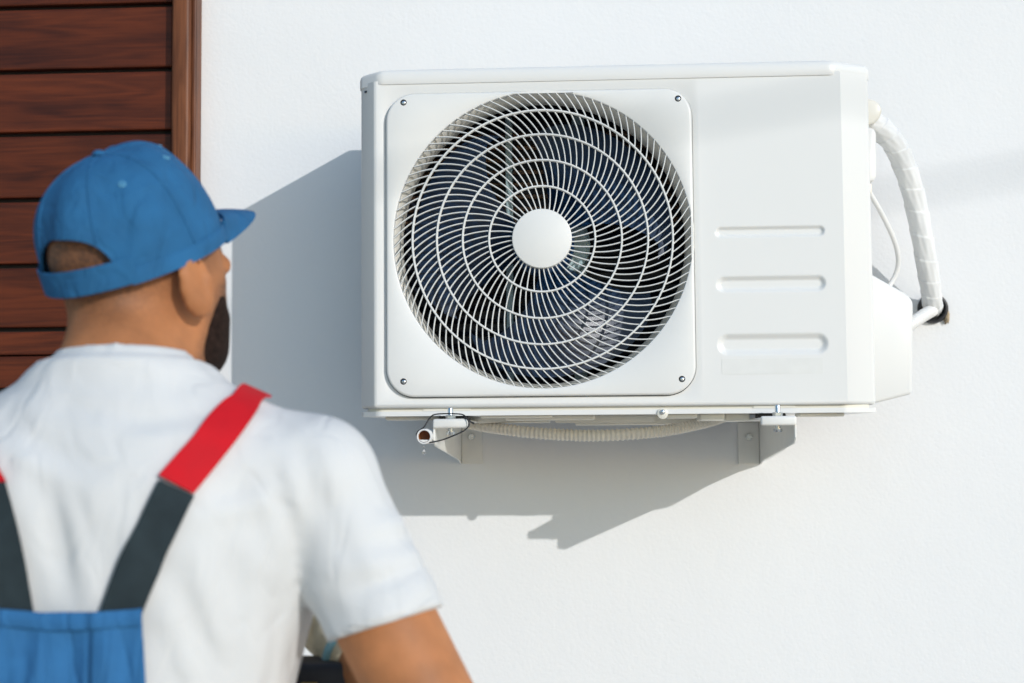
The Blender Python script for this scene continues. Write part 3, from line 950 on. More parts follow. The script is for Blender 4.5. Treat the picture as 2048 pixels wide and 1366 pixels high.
# ================================================================== the worker
YT = -1.22                                               # depth plane of the torso axis
HC = at(290, 550, -1.150)                                # head centre
person = thing('person', 'man seen from behind in white t-shirt, blue cap and blue bib overalls', 'person', (at(150, 1000, YT).x, YT, 0))
YAW, PITCH, ROLL = math.radians(31), math.radians(9), math.radians(0)
hf = Vector((math.sin(YAW) * math.cos(PITCH), math.cos(YAW) * math.cos(PITCH), math.sin(PITCH)))
hr = Vector((math.cos(YAW), -math.sin(YAW), 0))
hu = hr.cross(hf)
def head_pt(x, y, z):                                    # right, forward, up -> world
    return HC + hr * x + hf * y + hu * z
def to_head(X, Y, Z):
    dx, dy, dz = X - HC.x, Y - HC.y, Z - HC.z
    return (dx * hr.x + dy * hr.y + dz * hr.z, dx * hf.x + dy * hf.y + dz * hf.z, dx * hu.x + dy * hu.y + dz * hu.z)

P3 = lambda px, py, y: tuple(at(px, py, y))
NECK_T = tuple(head_pt(0, -.032, -.055))
NECK_B = P3(238, 770, -1.215)
SH_R = P3(628, 955, -1.215); SH_L = P3(-175, 985, -1.205)
EL_R = P3(888, 1480, -1.250); WR_R = P3(722, 1316, -1.035); HAND_R = P3(668, 1258, -.985)
EL_L = P3(-330, 1440, -1.215); WR_L = P3(-190, 1500, -1.00); HAND_L = P3(-130, 1490, -.95)

HEM_R = tuple(np.array(SH_R) * .43 + np.array(EL_R) * .57)

def head_sdf(X, Y, Z):
    x, y, z = to_head(X, Y, Z)
    ax = np.abs(x)
    d = sd_ell(x, y, z, (0, -.012, .028), (.0745, .0935, .078))
    d = smin(d, sd_ell(x, y, z, (0, .028, -.030), (.062, .062, .088)), .02)
    d = smin(d, sd_ell(x, y, z, (0, .042, -.088), (.040, .042, .032)), .02)           # chin and jaw
    d = smin(d, sd_ell(ax, y, z, (.043, .010, -.076), (.016, .038, .024)), .018)       # jaw angle
    d = smin(d, sd_ell(ax, y, z, (.043, .048, -.012), (.013, .020, .013)), .012)        # cheek bones
    d = smin(d, sd_ell(x, y, z, (0, .076, .022), (.034, .014, .012)), .015)            # brow
    d = np.maximum(d, -(sd_ell(ax, y, z, (.031, .097, .004), (.017, .014, .011))))     # eye sockets
    d = smin(d, sd_ell(ax, y, z, (.031, .081, .003), (.012, .012, .012)), .003)        # eyes
    d = smin(d, sd_cap(x, y, z, (0, .084, .012), (0, .098, -.028), .007, .010), .01)   # nose
    d = smin(d, sd_ell(ax, y, z, (.010, .088, -.032), (.007, .010, .006)), .006)       # nostrils
    d = smin(d, sd_ell(x, y, z, (0, .083, -.056), (.021, .009, .006)), .006)           # upper lip
    d = smin(d, sd_ell(x, y, z, (0, .081, -.067), (.018, .009, .007)), .006)           # lower lip
    # ears: leaf with a hollow, tilted back, standing off the skull
    ex, ey, ez = ax - .0800, y + .004, z + .012
    c, s = math.cos(.22), math.sin(.22)
    ey2, ez2 = ey * c + ez * s, -ey * s + ez * c
    c2, s2 = math.cos(-.08), math.sin(-.08)
    eo, eb = ex * c2 + ey2 * s2, -ex * s2 + ey2 * c2
    ear = sd_ell(eo, eb, ez2, (.004, -.005, -.003), (.009, .0215, .0365))
    ear = np.maximum(ear, -sd_ell(eo, eb, ez2, (.0135, .000, .004), (.0095, .0135, .0245)))
    ear = smin(ear, sd_ell(eo, eb, ez2, (.006, .010, -.004), (.006, .005, .009)), .005)
    ear = smin(ear, sd_cap(eo, eb, ez2, (.006, -.007, -.012), (.006, -.004, .014), .0032, .0036), .003)
    d = smin(d, ear, .005)
    return d

def arm_sdf(X, Y, Z, sh, el, wr):
    d = sd_cap(X, Y, Z, sh, el, .0505, .0490)
    f1 = tuple(np.array(el) * .72 + np.array(wr) * .28)
    d2 = smin(sd_cap(X, Y, Z, el, f1, .040, .046), sd_cap(X, Y, Z, f1, wr, .046, .029), .02)
    return smin(d, d2, .018)

# torso sections in photograph rows: (row, axis column, half width, half depth)
SEC = [(700, 240, .07, .06), (800, 236, .10, .085), (870, 226, .165, .110), (960, 205, .212, .132), (1060, 182, .234, .142), (1180, 158, .235, .142), (1300, 142, .228, .138), (1420, 132, .218, .135), (1600, 126, .205, .130), (1760, 124, .198, .126)]
SZ = np.array([at(c, r, YT).z for r, c, a, b in SEC])[::-1]
SX = np.array([at(c, r, YT).x for r, c, a, b in SEC])[::-1]
SA = np.array([a for r, c, a, b in SEC])[::-1]
SB = np.array([b for r, c, a, b in SEC])[::-1]
def smooth_tab(tab):
    zz = np.linspace(SZ[0], SZ[-1], 400); v = np.interp(zz, SZ, tab)
    k = np.ones(41) / 41
    return zz, np.convolve(np.pad(v, 20, mode='edge'), k, 'valid')
TX, TA, TB = smooth_tab(SX), smooth_tab(SA), smooth_tab(SB)
def torso_sdf(X, Y, Z, grow=0.):
    cx, a, b = (np.interp(Z, *t).astype(np.float32) for t in (TX, TA, TB))
    a = a + grow; b = b + grow
    lean = YT + .02
    u, v = np.abs(X - cx) / a, np.abs(Y - lean) / b
    q = (u ** 2.5 + v ** 2.5) ** .4
    d = (q - 1) * b * .9
    # hollow along the spine and shoulder blades
    d = d + np.where(Y < lean, .007 * np.exp(-((X - cx) / .035) ** 2), 0)
    return np.maximum(d, np.maximum(Z - (SZ[-1] - .03), SZ[0] - Z))
def trunk_sdf(X, Y, Z, grow=0.):
    d = torso_sdf(X, Y, Z, grow)
    d = smin(d, sd_ell(X, Y, Z, P3(222, 965, YT + .015), (.170 + grow, .115 + grow, .085 + grow)), .05)
    for S, nb in ((SH_R, P3(295, 868, -1.215)), (SH_L, P3(165, 880, -1.215))):
        d = smin(d, sd_cap(X, Y, Z, nb, S, .050 + grow, .056 + grow), .05)
        d = smin(d, sd_ell(X, Y, Z, S, (.058 + grow, .066 + grow, .055 + grow)), .03)
    return d

# ---- body: one continuous skin surface (head, neck, trunk, arms)
X, Y, Z, info = grid(-1.16, .02, -1.42, -.80, .98, 1.86, .0048)
F = head_sdf(X, Y, Z)
F = smin(F, sd_cap(X, Y, Z, NECK_T, NECK_B, .058, .064), .03)
F = smin(F, trunk_sdf(X, Y, Z, -.016), .04)
F = smin(F, np.minimum(arm_sdf(X, Y, Z, SH_R, EL_R, WR_R), arm_sdf(X, Y, Z, SH_L, EL_L, WR_L)), .02)
V, Q = surface(F.astype(np.float32), info)
me = np_mesh('body', V, Q); relax(me, 2, .5)
n = len(me.vertices)
co = np.empty(n * 3); me.vertices.foreach_get('co', co); co = co.reshape(-1, 3)
hx, hy, hz = to_head(co[:, 0], co[:, 1], co[:, 2])
# clipped hair over the scalp, fading out at the nape and behind the ear
hairline = -.040 - .030 * np.clip((-hy) / .09, -1, 1)
st = np.clip((hz - hairline) / .075 + .05, 0, 1) * np.clip((.055 - hy) / .03, 0, 1) * (np.abs(hx) < .083)
st = np.where((hz < -.11), 0, st) * .85
side = np.clip((hz + .035) / .03, 0, 1) * np.clip(1 - np.abs(hy - .028) / .014, 0, 1) * .55       # sideburn
st = np.maximum(st, side * (np.abs(hx) > .04))
bl = .027 + .62 * np.clip(hz + .05, -.06, .045)          # shadow of stubble round the beard
st = np.maximum(st, np.clip((hy - bl + .014) / .024, 0, 1) * np.clip((.0 - hz) / .02, 0, 1) * (hz > -.16) * (np.abs(hx) < .085) * .75 * (hy > -.02))
attr = me.attributes.new('stubble', 'FLOAT', 'POINT')
attr.data.foreach_set('value', st.astype(np.float32))
body = link('body', me, 'skin', person, True)

# ---- beard: a thicker layer along jaw, cheeks and chin
Xb, Yb, Zb, ib = grid(HC.x - .16, HC.x + .16, HC.y - .16, HC.y + .16, HC.z - .17, HC.z + .06, .0040)
xb, yb, zb = to_head(Xb, Yb, Zb)
Hb = head_sdf(Xb, Yb, Zb)
line = .027 + .62 * np.clip(zb + .05, -.06, .045)          # beard edge: further forward higher up
reg = np.maximum(line - yb - .0 * zb, zb + .022 + 0 * yb)
reg = np.maximum(reg, -sd_ell(xb, yb, zb, (0, .1, -.062), (.026, .03, .012)))
reg = np.maximum(reg, -sd_ell(np.abs(xb), yb, zb, (.035, .095, -.015), (.035, .035, .034)))
Fb = np.maximum(Hb - (.0052 * np.clip(-reg / .016, 0, 1) * np.clip((-.022 - zb) / .03, 0, 1) - .0008) - .0012 * waves(Xb, Yb, Zb, 4, 520) * np.clip(-reg / .01, 0, 1), reg)
V, Q = surface(Fb.astype(np.float32), ib)
me = np_mesh('beard', V, Q); relax(me, 2, .5)
link('beard', me, 'beard', person, True)

# ---- t-shirt
Xs, Ys, Zs, isr = grid(-1.16, .02, -1.44, -.98, .94, 1.66, .0052)
T = trunk_sdf(Xs, Ys, Zs, .0)
hem = np.array(HEM_R); ax_r = (hem - np.array(SH_R)); ax_r /= np.linalg.norm(ax_r)
hemL = np.array(SH_L) * .42 + np.array(EL_L) * .58; ax_l = hemL - np.array(SH_L); ax_l /= np.linalg.norm(ax_l)
WRINKLES = [((-10, 845), (190, 945), .0040, .009), ((60, 800), (300, 840), .0026, .008), ((230, 850), (420, 820), .0026, .009),
            ((585, 900), (645, 1150), .0050, .010), ((535, 930), (590, 1120), .0036, .010), ((350, 1130), (420, 1366), .0030, .010),
            ((440, 1060), (480, 1340), .0030, .012), ((90, 960), (150, 1200), .0030, .011), ((300, 1010), (330, 1200), .0030, .010), ((520, 1180), (530, 1366), .0036, .011), ((590, 1200), (572, 1366), .0036, .010), ((400, 1000), (520, 960), .0024, .009)]
def cloth_noise(X, Y, Z):
    w = .0022 * waves(X, Y, Z, 11, 26) + .0012 * waves(X, Y, Z, 12, 60)
    return w + crease(X, Y, Z, WRINKLES)
def crease(X, Y, Z, lines):
    # creases of the worn cloth: (from, to, depth, width) in photograph pixels on the torso plane, back side only
    w = 0
    for (p0, p1, dep, wid) in lines:
        a, c = at(p0[0], p0[1], -1.33), at(p1[0], p1[1], -1.33)
        vx, vz = c.x - a.x, c.z - a.z; L2 = vx * vx + vz * vz
        t = np.clip(((X - a.x) * vx + (Z - a.z) * vz) / L2, 0, 1)
        sd = ((X - a.x) * vz - (Z - a.z) * vx) / math.sqrt(L2)
        ds = np.sqrt((X - a.x - t * vx) ** 2 + (Z - a.z - t * vz) ** 2)
        g = np.exp(-(ds / wid) ** 2) - .75 * np.exp(-((ds - 1.9 * wid) / wid) ** 2) * (sd > 0)
        w = w + dep * g * (Y < YT) * np.sin(np.pi * np.clip(t * .8 + .1, 0, 1))
    return w
T = T + cloth_noise(Xs, Ys, Zs)
def sleeve(sh, hemp, ax, fold, arm):
    ra, rb = .062, .0610
    end = hemp + ax * .07
    d = arm - .0088 + crease(Xs, Ys, Zs, [((690, 1108), (850, 1080), .0042, .009), ((690, 1190), (800, 1165), .0040, .008), ((700, 1225), (790, 1205), .0032, .007), ((720, 1020), (800, 1010), .0028, .010)])
    t = (Xs - sh[0]) * ax[0] + (Ys - sh[1]) * ax[1] + (Zs - sh[2]) * ax[2]
    L = float(np.linalg.norm(hemp - np.array(sh)))
    lat = (Xs - sh[0]) * .9 - (Zs - sh[2]) * .3
    d = d + .0016 * np.exp(-((t - L * .80) / .05) ** 2) * np.sin(95 * t + 20 * lat + fold) 
    n = (ax + np.array([-.12, 0, -.25]) * (1 if ax[0] > 0 else 0)); n /= np.linalg.norm(n)
    cut = (Xs - hemp[0]) * n[0] + (Ys - hemp[1]) * n[1] + (Zs - hemp[2]) * n[2]
    return d, cut
dr, cutr = sleeve(SH_R, hem, ax_r, .4, arm_sdf(Xs, Ys, Zs, SH_R, EL_R, WR_R))
dl, cutl = sleeve(SH_L, hemL, ax_l, 2., arm_sdf(Xs, Ys, Zs, SH_L, EL_L, WR_L))
dr = np.maximum(dr, cutr)
dl = np.maximum(dl, cutl)
T = smin(T, dr, .007); T = smin(T, dl, .007)
# crew neck: a ring round the neck, opening above it
nd = np.array(NECK_T) - np.array(NECK_B); nd /= np.linalg.norm(nd)
nd = np.array([nd[0] * .5 + .03, .10, .98]); nd /= np.linalg.norm(nd)
NC = np.array(P3(248, 738, -1.205))
rx, ry, rz = Xs - NC[0], Ys - NC[1], Zs - NC[2]
hgt = rx * nd[0] + ry * nd[1] + rz * nd[2]
rad = np.sqrt(np.maximum(rx ** 2 + ry ** 2 + rz ** 2 - hgt ** 2, 1e-9))
coll = np.maximum(np.abs(rad - (.0735 - .30 * (hgt + .03))) - .0075, np.abs(hgt + .020) - .036)
cone = np.maximum(rad - (.078 - .55 * np.minimum(hgt + .03, .0) * np.exp(-np.maximum(-hgt - .03, 0) / .03)), np.abs(hgt + .04) - .04)
T = smin(T, cone, .035)
T = np.maximum(T, np.minimum(hgt - .005, .10 - rad))
T = smin(T, coll, .006)
V, Q = surface(T.astype(np.float32), isr)
me = np_mesh('tshirt', V, Q); relax(me, 2, .45)
shirt = link('tshirt', me, 'shirt', person, True)

# ---- straps and back bib laid on the shirt
from mathutils.bvhtree import BVHTree
bvh = BVHTree.FromPolygons([v.co.copy() for v in me.vertices], [tuple(p.vertices) for p in me.polygons])
def on_back(px, py, off):
    """point of the shirt's back under a photograph pixel, lifted by off"""
    d = (at(px, py, -1.0) - CAM).normalized()
    hit = bvh.ray_cast(CAM, d)
    if hit[0] is None:
        return None
    return hit[0] - d * off
def near(p, off):
    l, nn, i, dd = bvh.find_nearest(p)
    return l + nn * off
def band(name, rows, material, parent, thick=.0025, sub=5, off=.004):
    """rows of (left, right) world points -> curved band with thickness"""
    bm = bmesh.new()
    g = []
    for a, c in rows:
        r = []
        for i in range(sub + 1):
            p = a.lerp(c, i / sub)
            l, nn, k, dd = bvh.find_nearest(p)
            q = l + nn * off
            r.append(bm.verts.new(q))
        g.append(r)
    for r0, r1 in zip(g, g[1:]):
        for i in range(sub):
            bm.faces.new((r0[i], r0[i + 1], r1[i + 1], r1[i]))
    for _ in range(3):
        bmesh.ops.smooth_vert(bm, verts=[v for v in bm.verts if not v.is_boundary], factor=.5, use_axis_x=True, use_axis_y=True, use_axis_z=True)
    bmesh.ops.recalc_face_normals(bm, faces=bm.faces[:])
    bmesh.ops.solidify(bm, geom=bm.faces[:], thickness=-thick)
    bmesh.ops.recalc_face_normals(bm, faces=bm.faces[:])
    return part(name, bm, material, parent, True, 50)
def rows_px(pairs, n):
    out = []
    L = smooth_path([Vector((a[0], a[1], 0)) for a, c in pairs], n); R = smooth_path([Vector((c[0], c[1], 0)) for a, c in pairs], n)
    for l, r in zip(L, R):
        a, c = on_back(l.x, l.y, 0), on_back(r.x, r.y, 0)
        if a is None or c is None: continue
        out.append((a, c))
    return out
right_dark = [((318, 962), (388, 994)), ((275, 1045), (350, 1075)), ((238, 1125), (316, 1150)), ((205, 1212), (287, 1224)), ((190, 1262), (276, 1270))]
right_red = [((463, 800), (520, 812)), ((440, 815), (507, 836)), ((400, 860), (468, 890)), ((355, 912), (424, 944)), ((318, 954), (386, 990))]
o = band('back_strap', rows_px(right_dark, 24), 'elastic', person)
rows = rows_px(right_red, 20)
a, c = rows[0]
def carry_over(a, c):
    """carry a strap from the top of the shoulder forward and down to the chest"""
    out = []
    for k in range(1, 5):
        r = []
        for p in (a, c):
            hit = bvh.ray_cast(Vector((p.x, p.y + .009 * k, 1.72)), Vector((0, 0, -1)))
            r.append(hit[0])
        if None in r or r[0].z < a.z - .10: break
        out.append(tuple(r))
    return out[::-1]
over = carry_over(a, c)
o = band('shoulder_strap', over + rows, 'red', person, .003, off=.005)
left_dark = [((-62, 975), (14, 962)), ((-40, 1050), (36, 1042)), ((-20, 1130), (55, 1128)), ((-8, 1212), (70, 1216)), ((0, 1262), (80, 1266))]
left_red = [((-225, 830), (-150, 812)), ((-175, 870), (-100, 852)), ((-100, 915), (-26, 896)), ((-62, 976), (19, 966))]
o = band('back_strap', rows_px(left_dark, 24), 'elastic', person)
rows = rows_px(left_red, 20)
a, c = rows[0]
o = band('shoulder_strap', carry_over(a, c) + rows, 'red', person, .003, off=.005)
# bib: follows the back, hangs in soft vertical folds
bm = bmesh.new()
g_ = []
nx_, nz_ = 46, 60
for k in range(nz_ + 1):
    t = k / nz_
    row = []
    for i in range(nx_ + 1):
        s = i / nx_
        x0 = -10 - 40 * t ** 1.3; x1 = 287 + 26 * t ** 1.4
        px = x0 + (x1 - x0) * s
        top = 1216 + 7 * math.sin(math.pi * s) ** 2 - 4 * (abs(s - .5) * 2) ** 6
        py = top + (1700 - top) * t
        p = on_back(px, py, 0)
        l, nn, q, dd = bvh.find_nearest(p)
        amp = .0045 * min(1, t * 5)
        fold = amp * (.8 * math.sin(17 * s + 1.6 * math.sin(3 * t) + .8) + .6 * math.sin(7.3 * s - 2.2 * t + 1) + .35 * math.sin(41 * s + 3 * t))
        row.append(bm.verts.new(l + nn * (.010 + fold) ))
    g_.append(row)
for r0, r1 in zip(g_, g_[1:]):
    for i in range(nx_):
        bm.faces.new((r0[i], r0[i + 1], r1[i + 1], r1[i]))
for _ in range(4):
    bmesh.ops.smooth_vert(bm, verts=[v for v in bm.verts if not v.is_boundary], factor=.5, use_axis_x=True, use_axis_y=True, use_axis_z=True)
bmesh.ops.recalc_face_normals(bm, faces=bm.faces[:])
bmesh.ops.solidify(bm, geom=bm.faces[:], thickness=.003)
bmesh.ops.recalc_face_normals(bm, faces=bm.faces[:])
bib = part('bib_panel', bm, 'bib', person, True, 60)

# top hem of the bib
rows = []
for k in range(4):
    r = []
    for i in range(41):
        s = i / 40
        px = -10 + 297 * s
        top = 1214 + 7 * math.sin(math.pi * s) ** 2 - 4 * (abs(s - .5) * 2) ** 6 + 11 * k
        l, nn, q_, dd = bvh.find_nearest(on_back(px, top, 0))
        r.append(l + nn * (.0152 if 0 < k < 3 else .0138))
    rows.append(r)
bm = bmesh.new()
g2 = [[bm.verts.new(p) for p in r] for r in rows]
for r0, r1 in zip(g2, g2[1:]):
    for i in range(40): bm.faces.new((r0[i], r0[i + 1], r1[i + 1], r1[i]))
bmesh.ops.recalc_face_normals(bm, faces=bm.faces[:])
part('hem', bm, 'bib', bib, True)
# sewn sleeve hem
def seam(pts, r, n=60):
    out = []
    for p in smooth_path([Vector((x, y, 0)) for x, y in pts], n):
        h = on_back(p.x, p.y, .0004)
        if h is not None: out.append(h)
    part('seam', bm_tube(out, r, 6), 'shirt', shirt, True)
seam([(866, 1196), (820, 1226), (760, 1247), (700, 1250)], .0009)

# ---- trousers and boots (below the frame)
hipx = float(np.interp(1.05, *TX))
Xt, Yt, Zt, it_ = grid(hipx - .34, hipx + .34, -1.48, -.90, .02, 1.16, .011)
HPZ = .92
Tt = sd_ell(Xt, Yt, Zt, (hipx, YT + .01, HPZ + .04), (.205, .150, .17))
Tt = smin(Tt, np.maximum(sd_cap(Xt, Yt, Zt, (hipx, YT + .02, HPZ), (hipx, YT + .02, 1.13), .14, .14) - .06 + 6 * 0, Zt - 1.12), .05)
for s in (-1, 1):
    kn = (hipx + s * .115, YT + .03, .50); an = (hipx + s * .13, YT - .01, .09)
    lg = smin(sd_cap(Xt, Yt, Zt, (hipx + s * .095, YT + .01, HPZ - .04), kn, .105, .078), sd_cap(Xt, Yt, Zt, kn, an, .078, .070), .03)
    Tt = smin(Tt, lg, .03)
Tt = np.maximum(Tt + .004 * waves(Xt, Yt, Zt, 5, 40), .06 - Zt)
V, Q = surface(Tt.astype(np.float32), it_)
me2 = np_mesh('trousers', V, Q); relax(me2, 2, .5)
link('trousers', me2, 'bib', person, True)
for s in (-1, 1):
    x0 = hipx + s * .13
    Xo, Yo, Zo, io = grid(x0 - .08, x0 + .08, YT - .14, YT + .26, -.01, .16, .007)
    bo = smin(sd_cap(Xo, Yo, Zo, (x0, YT - .03, .05), (x0, YT + .15, .042), .050, .046), sd_cap(Xo, Yo, Zo, (x0, YT - .03, .06), (x0, YT - .01, .13), .050, .050), .02)
    bo = np.maximum(bo, .002 - Zo)
    V, Q = surface(bo.astype(np.float32), io)
    link('boot', np_mesh('boot', V, Q), 'boot', person, True)

# ---- cap: six-panel crown, arched back opening, strap, brim
CYAW = math.radians(27)                                  # the cap is worn a little askew
kf = Vector((math.sin(CYAW) * math.cos(PITCH), math.cos(CYAW) * math.cos(PITCH), math.sin(PITCH))); kr = Vector((math.cos(CYAW), -math.sin(CYAW), 0)); ku = kr.cross(kf)
CAPC = HC - kf * .010 + ku * .022                        # centre of the band
CP = math.radians(16)                                     # the band dips to the back
cf = (kf * math.cos(CP) + ku * math.sin(CP)).normalized(); cu = (ku * math.cos(CP) - kf * math.sin(CP)).normalized(); cr = kr
def cap_pt(x, y, z):
    return CAPC + cr * x + cf * y + cu * z
FRT = np.linspace(0, 1, 60)
_fr = smooth_path([(1, 0, 0), (.975, .25, 0), (.90, .52, 0), (.78, .76, 0), (.62, .95, 0), (.42, 1.02, 0), (.2, 1.01, 0), (0, 1.0, 0)], 59)
FRR = np.array([p.x for p in _fr]); FRZ = np.array([p.y for p in _fr])
def crown(az, t):
    """az from the front (0) to the right, t 0 at the band .. 1 at the button"""
    A, B = .0855, .105
    H = .110
    u = t
    ang = u * math.pi / 2
    fr = max(0, math.cos(az)) ** 1.3
    rr_ = math.cos(ang) ** .80 if ang < math.pi / 2 - 1e-6 else 0
    hh = math.sin(ang)
    fp = float(np.interp(t, FRT, FRR)), float(np.interp(t, FRT, FRZ))
    rr_ = rr_ * (1 - fr) + fp[0] * fr; hh = hh * (1 - fr) + fp[1] * fr
    # tent-like panels: flatten between seams
    seam = abs(((az / (math.pi / 3) + .0) % 1) - .5) * 2
    flat = 1 - .035 * (1 - seam ** 2) * math.sin(ang) ** .7
    front = max(0, math.cos(az))
    rr_ = rr_ * flat * 1.0
    x, y, z = A * math.sin(az) * rr_, B * math.cos(az) * rr_ - .006 * hh * t, H * hh * (1 - .0 * front)
    # soft dents of the unlined back panels
    back = max(0, -math.cos(az)) ** .5
    dent = 0.0048 * back * math.sin(6 * az + 2.2 + 2 * t) * math.sin(math.pi * min(1, t * 1.15)) + .0022 * math.sin(3.1 * az + 5 * t) * math.sin(math.pi * t)
    k = 1 + dent / .09
    return x * k, y * k, z
bm = bmesh.new()
na, ntt = 144, 40
OPEN_W, OPEN_H = math.radians(39), .29
grid_v = []
def low(az):
    d = abs(((az - math.pi + math.pi) % (2 * math.pi)) - math.pi)
    d = abs(math.pi - (az % (2 * math.pi)))
    if d < OPEN_W:
        return OPEN_H * math.sqrt(max(0, 1 - (d / OPEN_W) ** 2.4))
    return 0
for i in range(na):
    az = 2 * math.pi * i / na
    t0 = low(az)
    col = []
    for k in range(ntt + 1):
        t = t0 + (.985 - t0) * k / ntt
        col.append(bm.verts.new(cap_pt(*crown(az, t))))
    grid_v.append(col)
for i in range(na):
    a, b2 = grid_v[i], grid_v[(i + 1) % na]
    for k in range(ntt):
        bm.faces.new((a[k], b2[k], b2[k + 1], a[k + 1]))
bm.faces.new([c[-1] for c in grid_v])
bmesh.ops.recalc_face_normals(bm, faces=bm.faces[:])
bmesh.ops.solidify(bm, geom=bm.faces[:], thickness=.0026)
bmesh.ops.recalc_face_normals(bm, faces=bm.faces[:])
cap_o = part('cap', bm, 'cap', person, True, 60)
bm = bmesh.new()
pr_ = None
for i in range(41):                                      # strap across the opening
    az = math.pi - math.radians(49) + math.radians(98) * i / 40
    row = []
    for z in (-.0135, -.0125, .0125, .0135):
        o_ = .002 if abs(z) < .013 else .0008
        row.append(bm.verts.new(cap_pt((.0858 + o_) * math.sin(az), (.1053 + o_) * math.cos(az), z + .004)))
    if pr_:
        for k in range(3): bm.faces.new((pr_[k], pr_[k + 1], row[k + 1], row[k]))
    pr_ = row
bmesh.ops.recalc_face_normals(bm, faces=bm.faces[:])
bmesh.ops.solidify(bm, geom=bm.faces[:], thickness=.003)
part('back_strap', bm, 'cap', cap_o, True, 50)
bm = bmesh.new()                                         # sweatband edge all round except the opening
pr_ = None
for i in range(81):
    az = -math.pi + math.radians(45) + (2 * math.pi - math.radians(90)) * i / 80
    row = [bm.verts.new(cap_pt((.0858 + o_) * math.sin(az), (.1053 + o_) * math.cos(az), z)) for z, o_ in ((-.011, .0), (-.0105, .0016), (.004, .0018), (.006, .0004))]
    if pr_:
        for k in range(3): bm.faces.new((pr_[k], pr_[k + 1], row[k + 1], row[k]))
    pr_ = row
bmesh.ops.recalc_face_normals(bm, faces=bm.faces[:])
bmesh.ops.solidify(bm, geom=bm.faces[:], thickness=.002)
part('band', bm, 'cap', cap_o, True, 50)
bm = bmesh.new()                                         # brim: curved bill drooping forward
rows = []
nb_, nw_ = 14, 28
for k in range(nb_ + 1):
    t = k / nb_
    row = []
    for i in range(nw_ + 1):
        s = -1 + 2 * i / nw_
        az = s * math.radians(48)
        reach = .074 * (1 - abs(s) ** 2.6)
        x0, y0 = .0858 * math.sin(az), .1053 * math.cos(az)
        y = y0 + reach * t
        x = x0 * (1 - .06 * t)
        z = .006 - .004 * s * s * (.3 + .7 * t) - .012 * t - .010 * t * t
        row.append(bm.verts.new(cap_pt(x, y, z + .004)))
    rows.append(row)
for r0, r1 in zip(rows, rows[1:]):
    for i in range(nw_): bm.faces.new((r0[i], r0[i + 1], r1[i + 1], r1[i]))
bmesh.ops.recalc_face_normals(bm, faces=bm.faces[:])
bmesh.ops.solidify(bm, geom=bm.faces[:], thickness=.004)
bmesh.ops.recalc_face_normals(bm, faces=bm.faces[:])
part('brim', bm, 'cap', cap_o, True, 50)
part('button', bm_lathe([(0, .004), (.004, .0035), (.007, .001), (.0075, -.002)], cap_pt(0, -.006, .1110), 16, axis='z'), 'cap', cap_o, True)
for az in (30, 90, 150, 210, 270, 330):                  # panel seams
    sm = [cap_pt(*crown(math.radians(az), (.36 if az in (150, 210) else .0) * 0 + .02 + low(math.radians(az)) + (.97 - low(math.radians(az))) * k / 24)) for k in range(25)]
    part('seam', bm_tube(sm, .0013, 8), 'cap', cap_o, True)
for az in (60, 120, 180 + 60, 180 + 120, 0 + 25, -25):   # stitched eyelets
    p = cap_pt(*crown(math.radians(az), .55)); n_ = (p - CAPC).normalized()
    b2 = bm_lathe([(.0018, .0), (.0034, .0006), (.0036, -.001)], (0, 0, 0), 14, axis='z')
    b2.transform(Matrix.Translation(p + n_ * .0005) @ n_.to_track_quat('Z', 'Y').to_matrix().to_4x4())
    part('eyelet', b2, 'eyelet', cap_o, True)

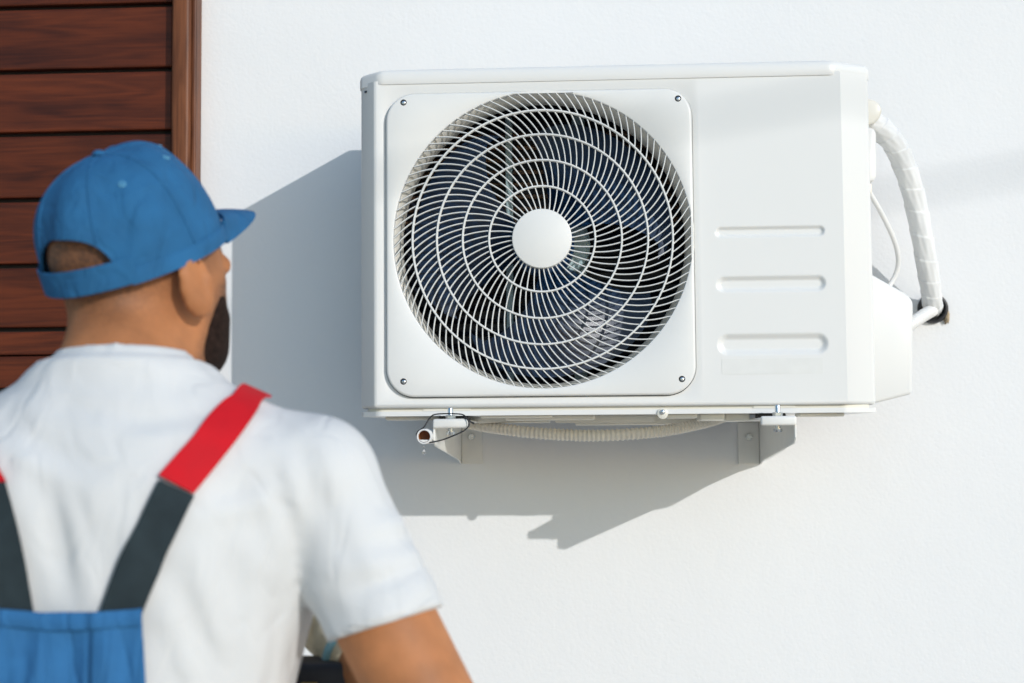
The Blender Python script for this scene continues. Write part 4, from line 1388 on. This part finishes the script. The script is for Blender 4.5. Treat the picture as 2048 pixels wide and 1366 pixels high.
# ---- gloved hands: palm and five bent fingers each
def glove(wr, hd, side):
    w, h = np.array(wr), np.array(hd)
    f = (h - w) / np.linalg.norm(h - w)
    up = np.array([0, 0, 1.]); n_ = np.cross(f, up); n_ /= np.linalg.norm(n_); up = np.cross(n_, f)
    n_ = n_ * side
    c = h
    Xg, Yg, Zg, ig = grid(min(w[0], c[0]) - .13, max(w[0], c[0]) + .13, min(w[1], c[1]) - .13, max(w[1], c[1]) + .13, min(w[2], c[2]) - .12, max(w[2], c[2]) + .12, .0040)
    d = sd_cap(Xg, Yg, Zg, tuple(w + f * .01), tuple(w + f * .04), .036, .036)
    pa = w + f * .055; pb = w + f * .10
    for u in (-.022, 0, .022):
        d = smin(d, sd_cap(Xg, Yg, Zg, tuple(pa + up * u), tuple(pb + up * u * 1.3), .021, .018), .012)
    for k, (u, L) in enumerate(((.034, .072), (.012, .080), (-.011, .075), (-.033, .060))):
        k0 = pb + up * u; k1 = k0 + f * L * .42 - n_ * L * .18; k2 = k1 + f * L * .12 - n_ * L * .36; k3 = k2 - f * L * .20 - n_ * L * .20
        fg = np.minimum(np.minimum(sd_cap(Xg, Yg, Zg, tuple(k0), tuple(k1), .0112, .0105), sd_cap(Xg, Yg, Zg, tuple(k1), tuple(k2), .0105, .0098)), sd_cap(Xg, Yg, Zg, tuple(k2), tuple(k3), .0098, .0090))
        d = smin(d, fg, .004)
    t0 = w + f * .06 + up * .026; t1 = t0 + up * .024 + f * .028 - n_ * .020; t2 = t1 + f * .030 - n_ * .024
    d = smin(d, np.minimum(sd_cap(Xg, Yg, Zg, tuple(t0), tuple(t1), .016, .012), sd_cap(Xg, Yg, Zg, tuple(t1), tuple(t2), .012, .010)), .01)
    d = d + .0008 * waves(Xg, Yg, Zg, 9, 300)
    V, Q = surface(d.astype(np.float32), ig)
    m_ = np_mesh('glove', V, Q); relax(m_, 1, .5)
    g1 = link('glove', m_, 'glove', person, True)
    ring = [(Vector(w) + Vector(f) * .012 + (Vector(up) * math.cos(a) + Vector(n_) * math.sin(a)) * .036) for a in [2 * math.pi * i / 40 for i in range(41)]]
    part('cuff_edge', bm_tube(ring, .0055, 10, caps=False), 'cuff', g1, True)
glove(WR_R, HAND_R, 1)
glove(WR_L, HAND_L, -1)

# ---- black tool pouch at the right front hip
pp = at(655, 1395, -1.045)
pouch = thing('tool_pouch', 'black tool pouch with brass clasp at the front of his waist', 'pouch', (pp.x, pp.y, pp.z - .1))
part('pocket', bm_box(pp.x - .05, pp.x + .05, pp.y - .03, pp.y + .03, pp.z - .10, pp.z + .035, bevel=.012, seg=3), 'leather', pouch, True, 50)
part('flap', bm_box(pp.x - .053, pp.x + .053, pp.y - .036, pp.y + .033, pp.z + .010, pp.z + .042, bevel=.009, seg=3), 'leather', pouch, True, 50)
part('clasp', bm_box(pp.x - .022, pp.x - .004, pp.y - .0385, pp.y - .0355, pp.z + .018, pp.z + .023, bevel=.001), 'brass', pouch)
part('stud', bm_lathe([(0, -.004), (.005, -.003), (.006, 0)], (pp.x + .008, pp.y - .0355, pp.z + .012), 16), 'brass', pouch, True)
